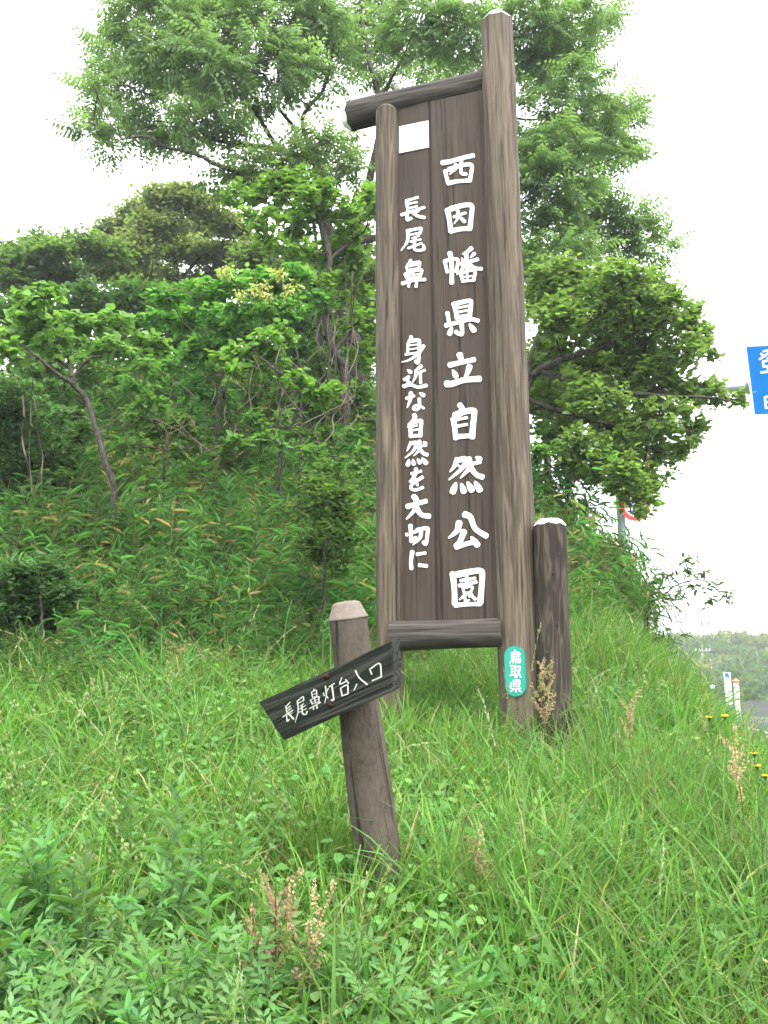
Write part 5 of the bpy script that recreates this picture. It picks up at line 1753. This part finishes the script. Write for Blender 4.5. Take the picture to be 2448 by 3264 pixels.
def sorrel(seed, h=.6, nst=3, spread=.12):
    g = np.random.default_rng(seed)
    st, hds = MB(), []
    for s_ in range(nst):
        hd = MB()
        hds.append(('flower_head', hd, M_LEAF))
        tip = np.array([g.normal(0, spread), g.normal(0, spread * .5), h * g.uniform(.85, 1.1)])
        Q = smooth_path([np.zeros(3), tip * .5 + g.normal(0, .01, 3), tip], 12)
        st.tube(Q, np.linspace(.0028, .0012, len(Q)), 4, (.17, .14, .06))
        for b_ in range(9):
            t_ = g.uniform(.55, .98)
            p = np.array([np.interp(t_, np.linspace(0, 1, len(Q)), Q[:, i]) for i in range(3)])
            a_ = g.uniform(0, 6.28)
            e = p + np.array([math.cos(a_) * .05, math.sin(a_) * .05, .085]) * g.uniform(.6, 1.3)
            st.tube(np.array([p, e]), .0008, 3, (.20, .12, .07))
            n = 60
            f = g.uniform(0, 1, (n, 1))
            P = p + (e - p) * f + g.normal(0, .004, (n, 3))
            leaves(hd, P, rand_dirs(n, g), rand_dirs(n, g), .0095, .008, jit([(.36, .25, .18), (.40, .30, .21), (.33, .27, .16)][g.integers(0, 3)], n, .2, g), 0, 0, True)
    lf = MB()
    n = 7
    a_ = g.uniform(0, 6.28, n)
    leaves(lf, np.stack([0 * a_, 0 * a_, g.uniform(.02, .25, n)], -1), np.stack([np.cos(a_), np.sin(a_), .7 + 0 * a_], -1), UP + np.zeros((n, 3)), .13, .035, jit((.10, .22, .06), n, .1, g), .3, .1)
    return [('stem', st, M_GRASS), ('leaf', lf, M_LEAF)] + hds


grp = 'rusty sorrel plants in the grass'
plant('sorrel', 'rusty pink sorrel with two seed heads at the bottom centre-left', 'weed', spot(880, 2.5), sorrel(1, .54, 4, .08), grp)
plant('sorrel', 'rusty sorrel seed head in front of the short dark post', 'weed', spot(1765, 5.0), sorrel(2, .62, 2, .02), grp)
plant('sorrel', 'rusty sorrel seed head right of the short dark post', 'weed', spot(2000, 4.6), sorrel(3, .50, 1, .02), grp)
plant('sorrel', 'tall rusty sorrel near the right edge of the meadow', 'weed', spot(2365, 3.5), sorrel(4, .58, 1, .02), grp)
plant('sorrel', 'small rusty sorrel right of the leaning trail post', 'weed', spot(1545, 3.1), sorrel(5, .36, 1, .02), grp)


def hawkbit(seed, heads):
    g = np.random.default_rng(seed)
    st, fls = MB(), []
    for (dx, dy_, h_) in heads:
        fl = MB()
        fls.append(('flower', fl, M_LEAF))
        e = np.array([dx, dy_, h_])
        Q = smooth_path([np.zeros(3), e * [.3, .3, .5], e], 10)
        st.tube(Q, .0014, 4, (.10, .17, .06))
        st.tube([e - UP * .012, e], [.002, .006], 6, (.06, .11, .04))
        n = 26
        a_ = np.arange(n) * 2.4
        leaves(fl, np.tile(e, (n, 1)), np.stack([np.cos(a_), np.sin(a_), g.uniform(.1, .6, n)], -1), UP + np.zeros((n, 3)), .017, .006, jit((.60, .42, .02), n, .1, g), 0, .05, True)
    return [('stem', st, M_GRASS)] + fls


grp = 'yellow hawkbit flowers at the right edge'
plant('hawkbit', 'lone yellow hawkbit flower in front of the far white posts', 'flower', spot(2315, 3.2), hawkbit(1, [(.02, 0, .78), (-.03, .01, .775)]), grp)
plant('hawkbit', 'yellow hawkbit with several flowers in front of the road at the right edge', 'flower', spot(2420, 3.1), hawkbit(2, [(0, 0, .70), (.01, .01, .66), (.03, 0, .63)]), grp)


def arching(seed, n=46, h=.8, w=.011):
    g = np.random.default_rng(seed)
    mb = MB()
    a_ = g.uniform(0, 6.28, n)
    P = np.stack([.05 * np.cos(a_), .05 * np.sin(a_), 0 * a_], -1)
    blades(mb, P, a_, h * g.uniform(.6, 1.1, n), g.uniform(.25, 1.1, n), w * g.uniform(.7, 1.2, n), jit((.15, .26, .11), n, .12, g), 7, 1.1, .2, g)
    return [('blades', mb, M_GRASS)]


grp = 'big arching grass tussocks'
plant('grass_tussock', 'pale arching grass tussock just right of the short dark post', 'grass', spot(1925, 5.3), arching(1, 60, .80), grp)
plant('grass_tussock', 'arching grass tussock at the foot of the tall sign post', 'grass', spot(1720, 4.7), arching(2, 40, .55), grp)
plant('grass_tussock', 'arching blue-green grass tussock at the foot of the leaning trail post', 'grass', spot(1330, 2.75), arching(3, 36, .50, .009), grp)
plant('grass_tussock', 'long-bladed grass tussock in the lower right corner', 'grass', spot(2250, 2.5), arching(4, 50, .62), grp)
plant('grass_tussock', 'long grass tussock on the slope left of the trail board', 'grass', spot(620, 4.8), arching(5, 46, .6), grp)
plant('grass_tussock', 'grass tussock in the middle of the lower right meadow', 'grass', spot(1880, 2.9), arching(6, 40, .5), grp)

grp = 'upright leafy weeds at lower left'
for i_, (u_, Y_, lb_) in enumerate([(130, 2.75, 'tall leafy weed nearest the left edge, upper of its kind'), (300, 2.6, 'tall leafy weed a little right of the left edge'), (640, 2.45, 'tall leafy weed standing left of the rusty pink sorrel'),
                                    (720, 2.9, 'slender leafy weed behind the mugwort at lower left'), (480, 2.3, 'broad leafy weed low in the left foreground'), (1480, 2.4, 'leafy weed with a pale tip right of the bottom centre')]):
    plant('leafy_weed', lb_, 'weed', spot(u_, Y_), [('stem_and_leaves', leafy_stem(70 + i_, .60 if i_ < 3 else .5), M_LEAF)], grp, i_ * 1.1)
grp = 'mugwort plants in the foreground'
for i_, (u_, Y_, lb_) in enumerate([(700, 2.25, 'cut-leaved mugwort at the bottom left of centre'), (860, 2.15, 'cut-leaved mugwort at the bottom edge below the sorrel'), (200, 2.15, 'cut-leaved mugwort in the bottom left corner'), (1270, 2.2, 'cut-leaved mugwort at the bottom centre')]):
    plant('mugwort', lb_, 'weed', spot(u_, Y_), [('stem_and_leaves', mugwort(90 + i_, .46), M_LEAF)], grp, i_ * 1.7)
grp = 'tall flowering grass stalks'
for i_, (u_, Y_, h_, ar_, lb_) in enumerate([(1130, 2.55, .62, .25, 'flowering grass stalk crossing the foot of the trail board'), (1010, 2.6, .66, .5, 'flowering grass stalk arching over the left end of the trail board'), (1420, 3.0, .74, .45, 'pale flowering grass stalk rising right of the leaning trail post'),
                                             (2400, 2.7, 1.05, .12, 'very tall flowering grass stalk at the right edge against the far hill'), (2235, 3.4, .95, .10, 'tall flowering grass stalk against the utility poles'), (1680, 4.6, .95, .15, 'thin flowering grass stalk in front of the green plaque'), (1800, 4.8, .9, .2, 'thin flowering grass stalk between the tall post and the short dark post')]):
    plant('grass_stalk', lb_, 'grass', spot(u_, Y_), [('stalk', seed_grass(120 + i_, h_, (.34, .37, .18), ar_), M_GRASS)], grp)

# ------------------------------------------------------------------ thin moist air
m_, n_l, l_l, b_l = new_mat('moist_air')
n_l.remove(b_l)
pv = n_l.new('ShaderNodeVolumePrincipled')
pv.inputs['Color'].default_value = (.95, .97, 1, 1)
pv.inputs['Density'].default_value = 0.0013
pv.inputs['Anisotropy'].default_value = 0.3
l_l.new(pv.outputs['Volume'], n_l['Material Output'].inputs['Volume'])
mb = MB()
mb.box((-920, -320, -1.2), (920, 1520, 40))
hz = mb.build('haze', m_)
tag(hz, 'thin pale moist air over the whole place', 'haze', kind='stuff')
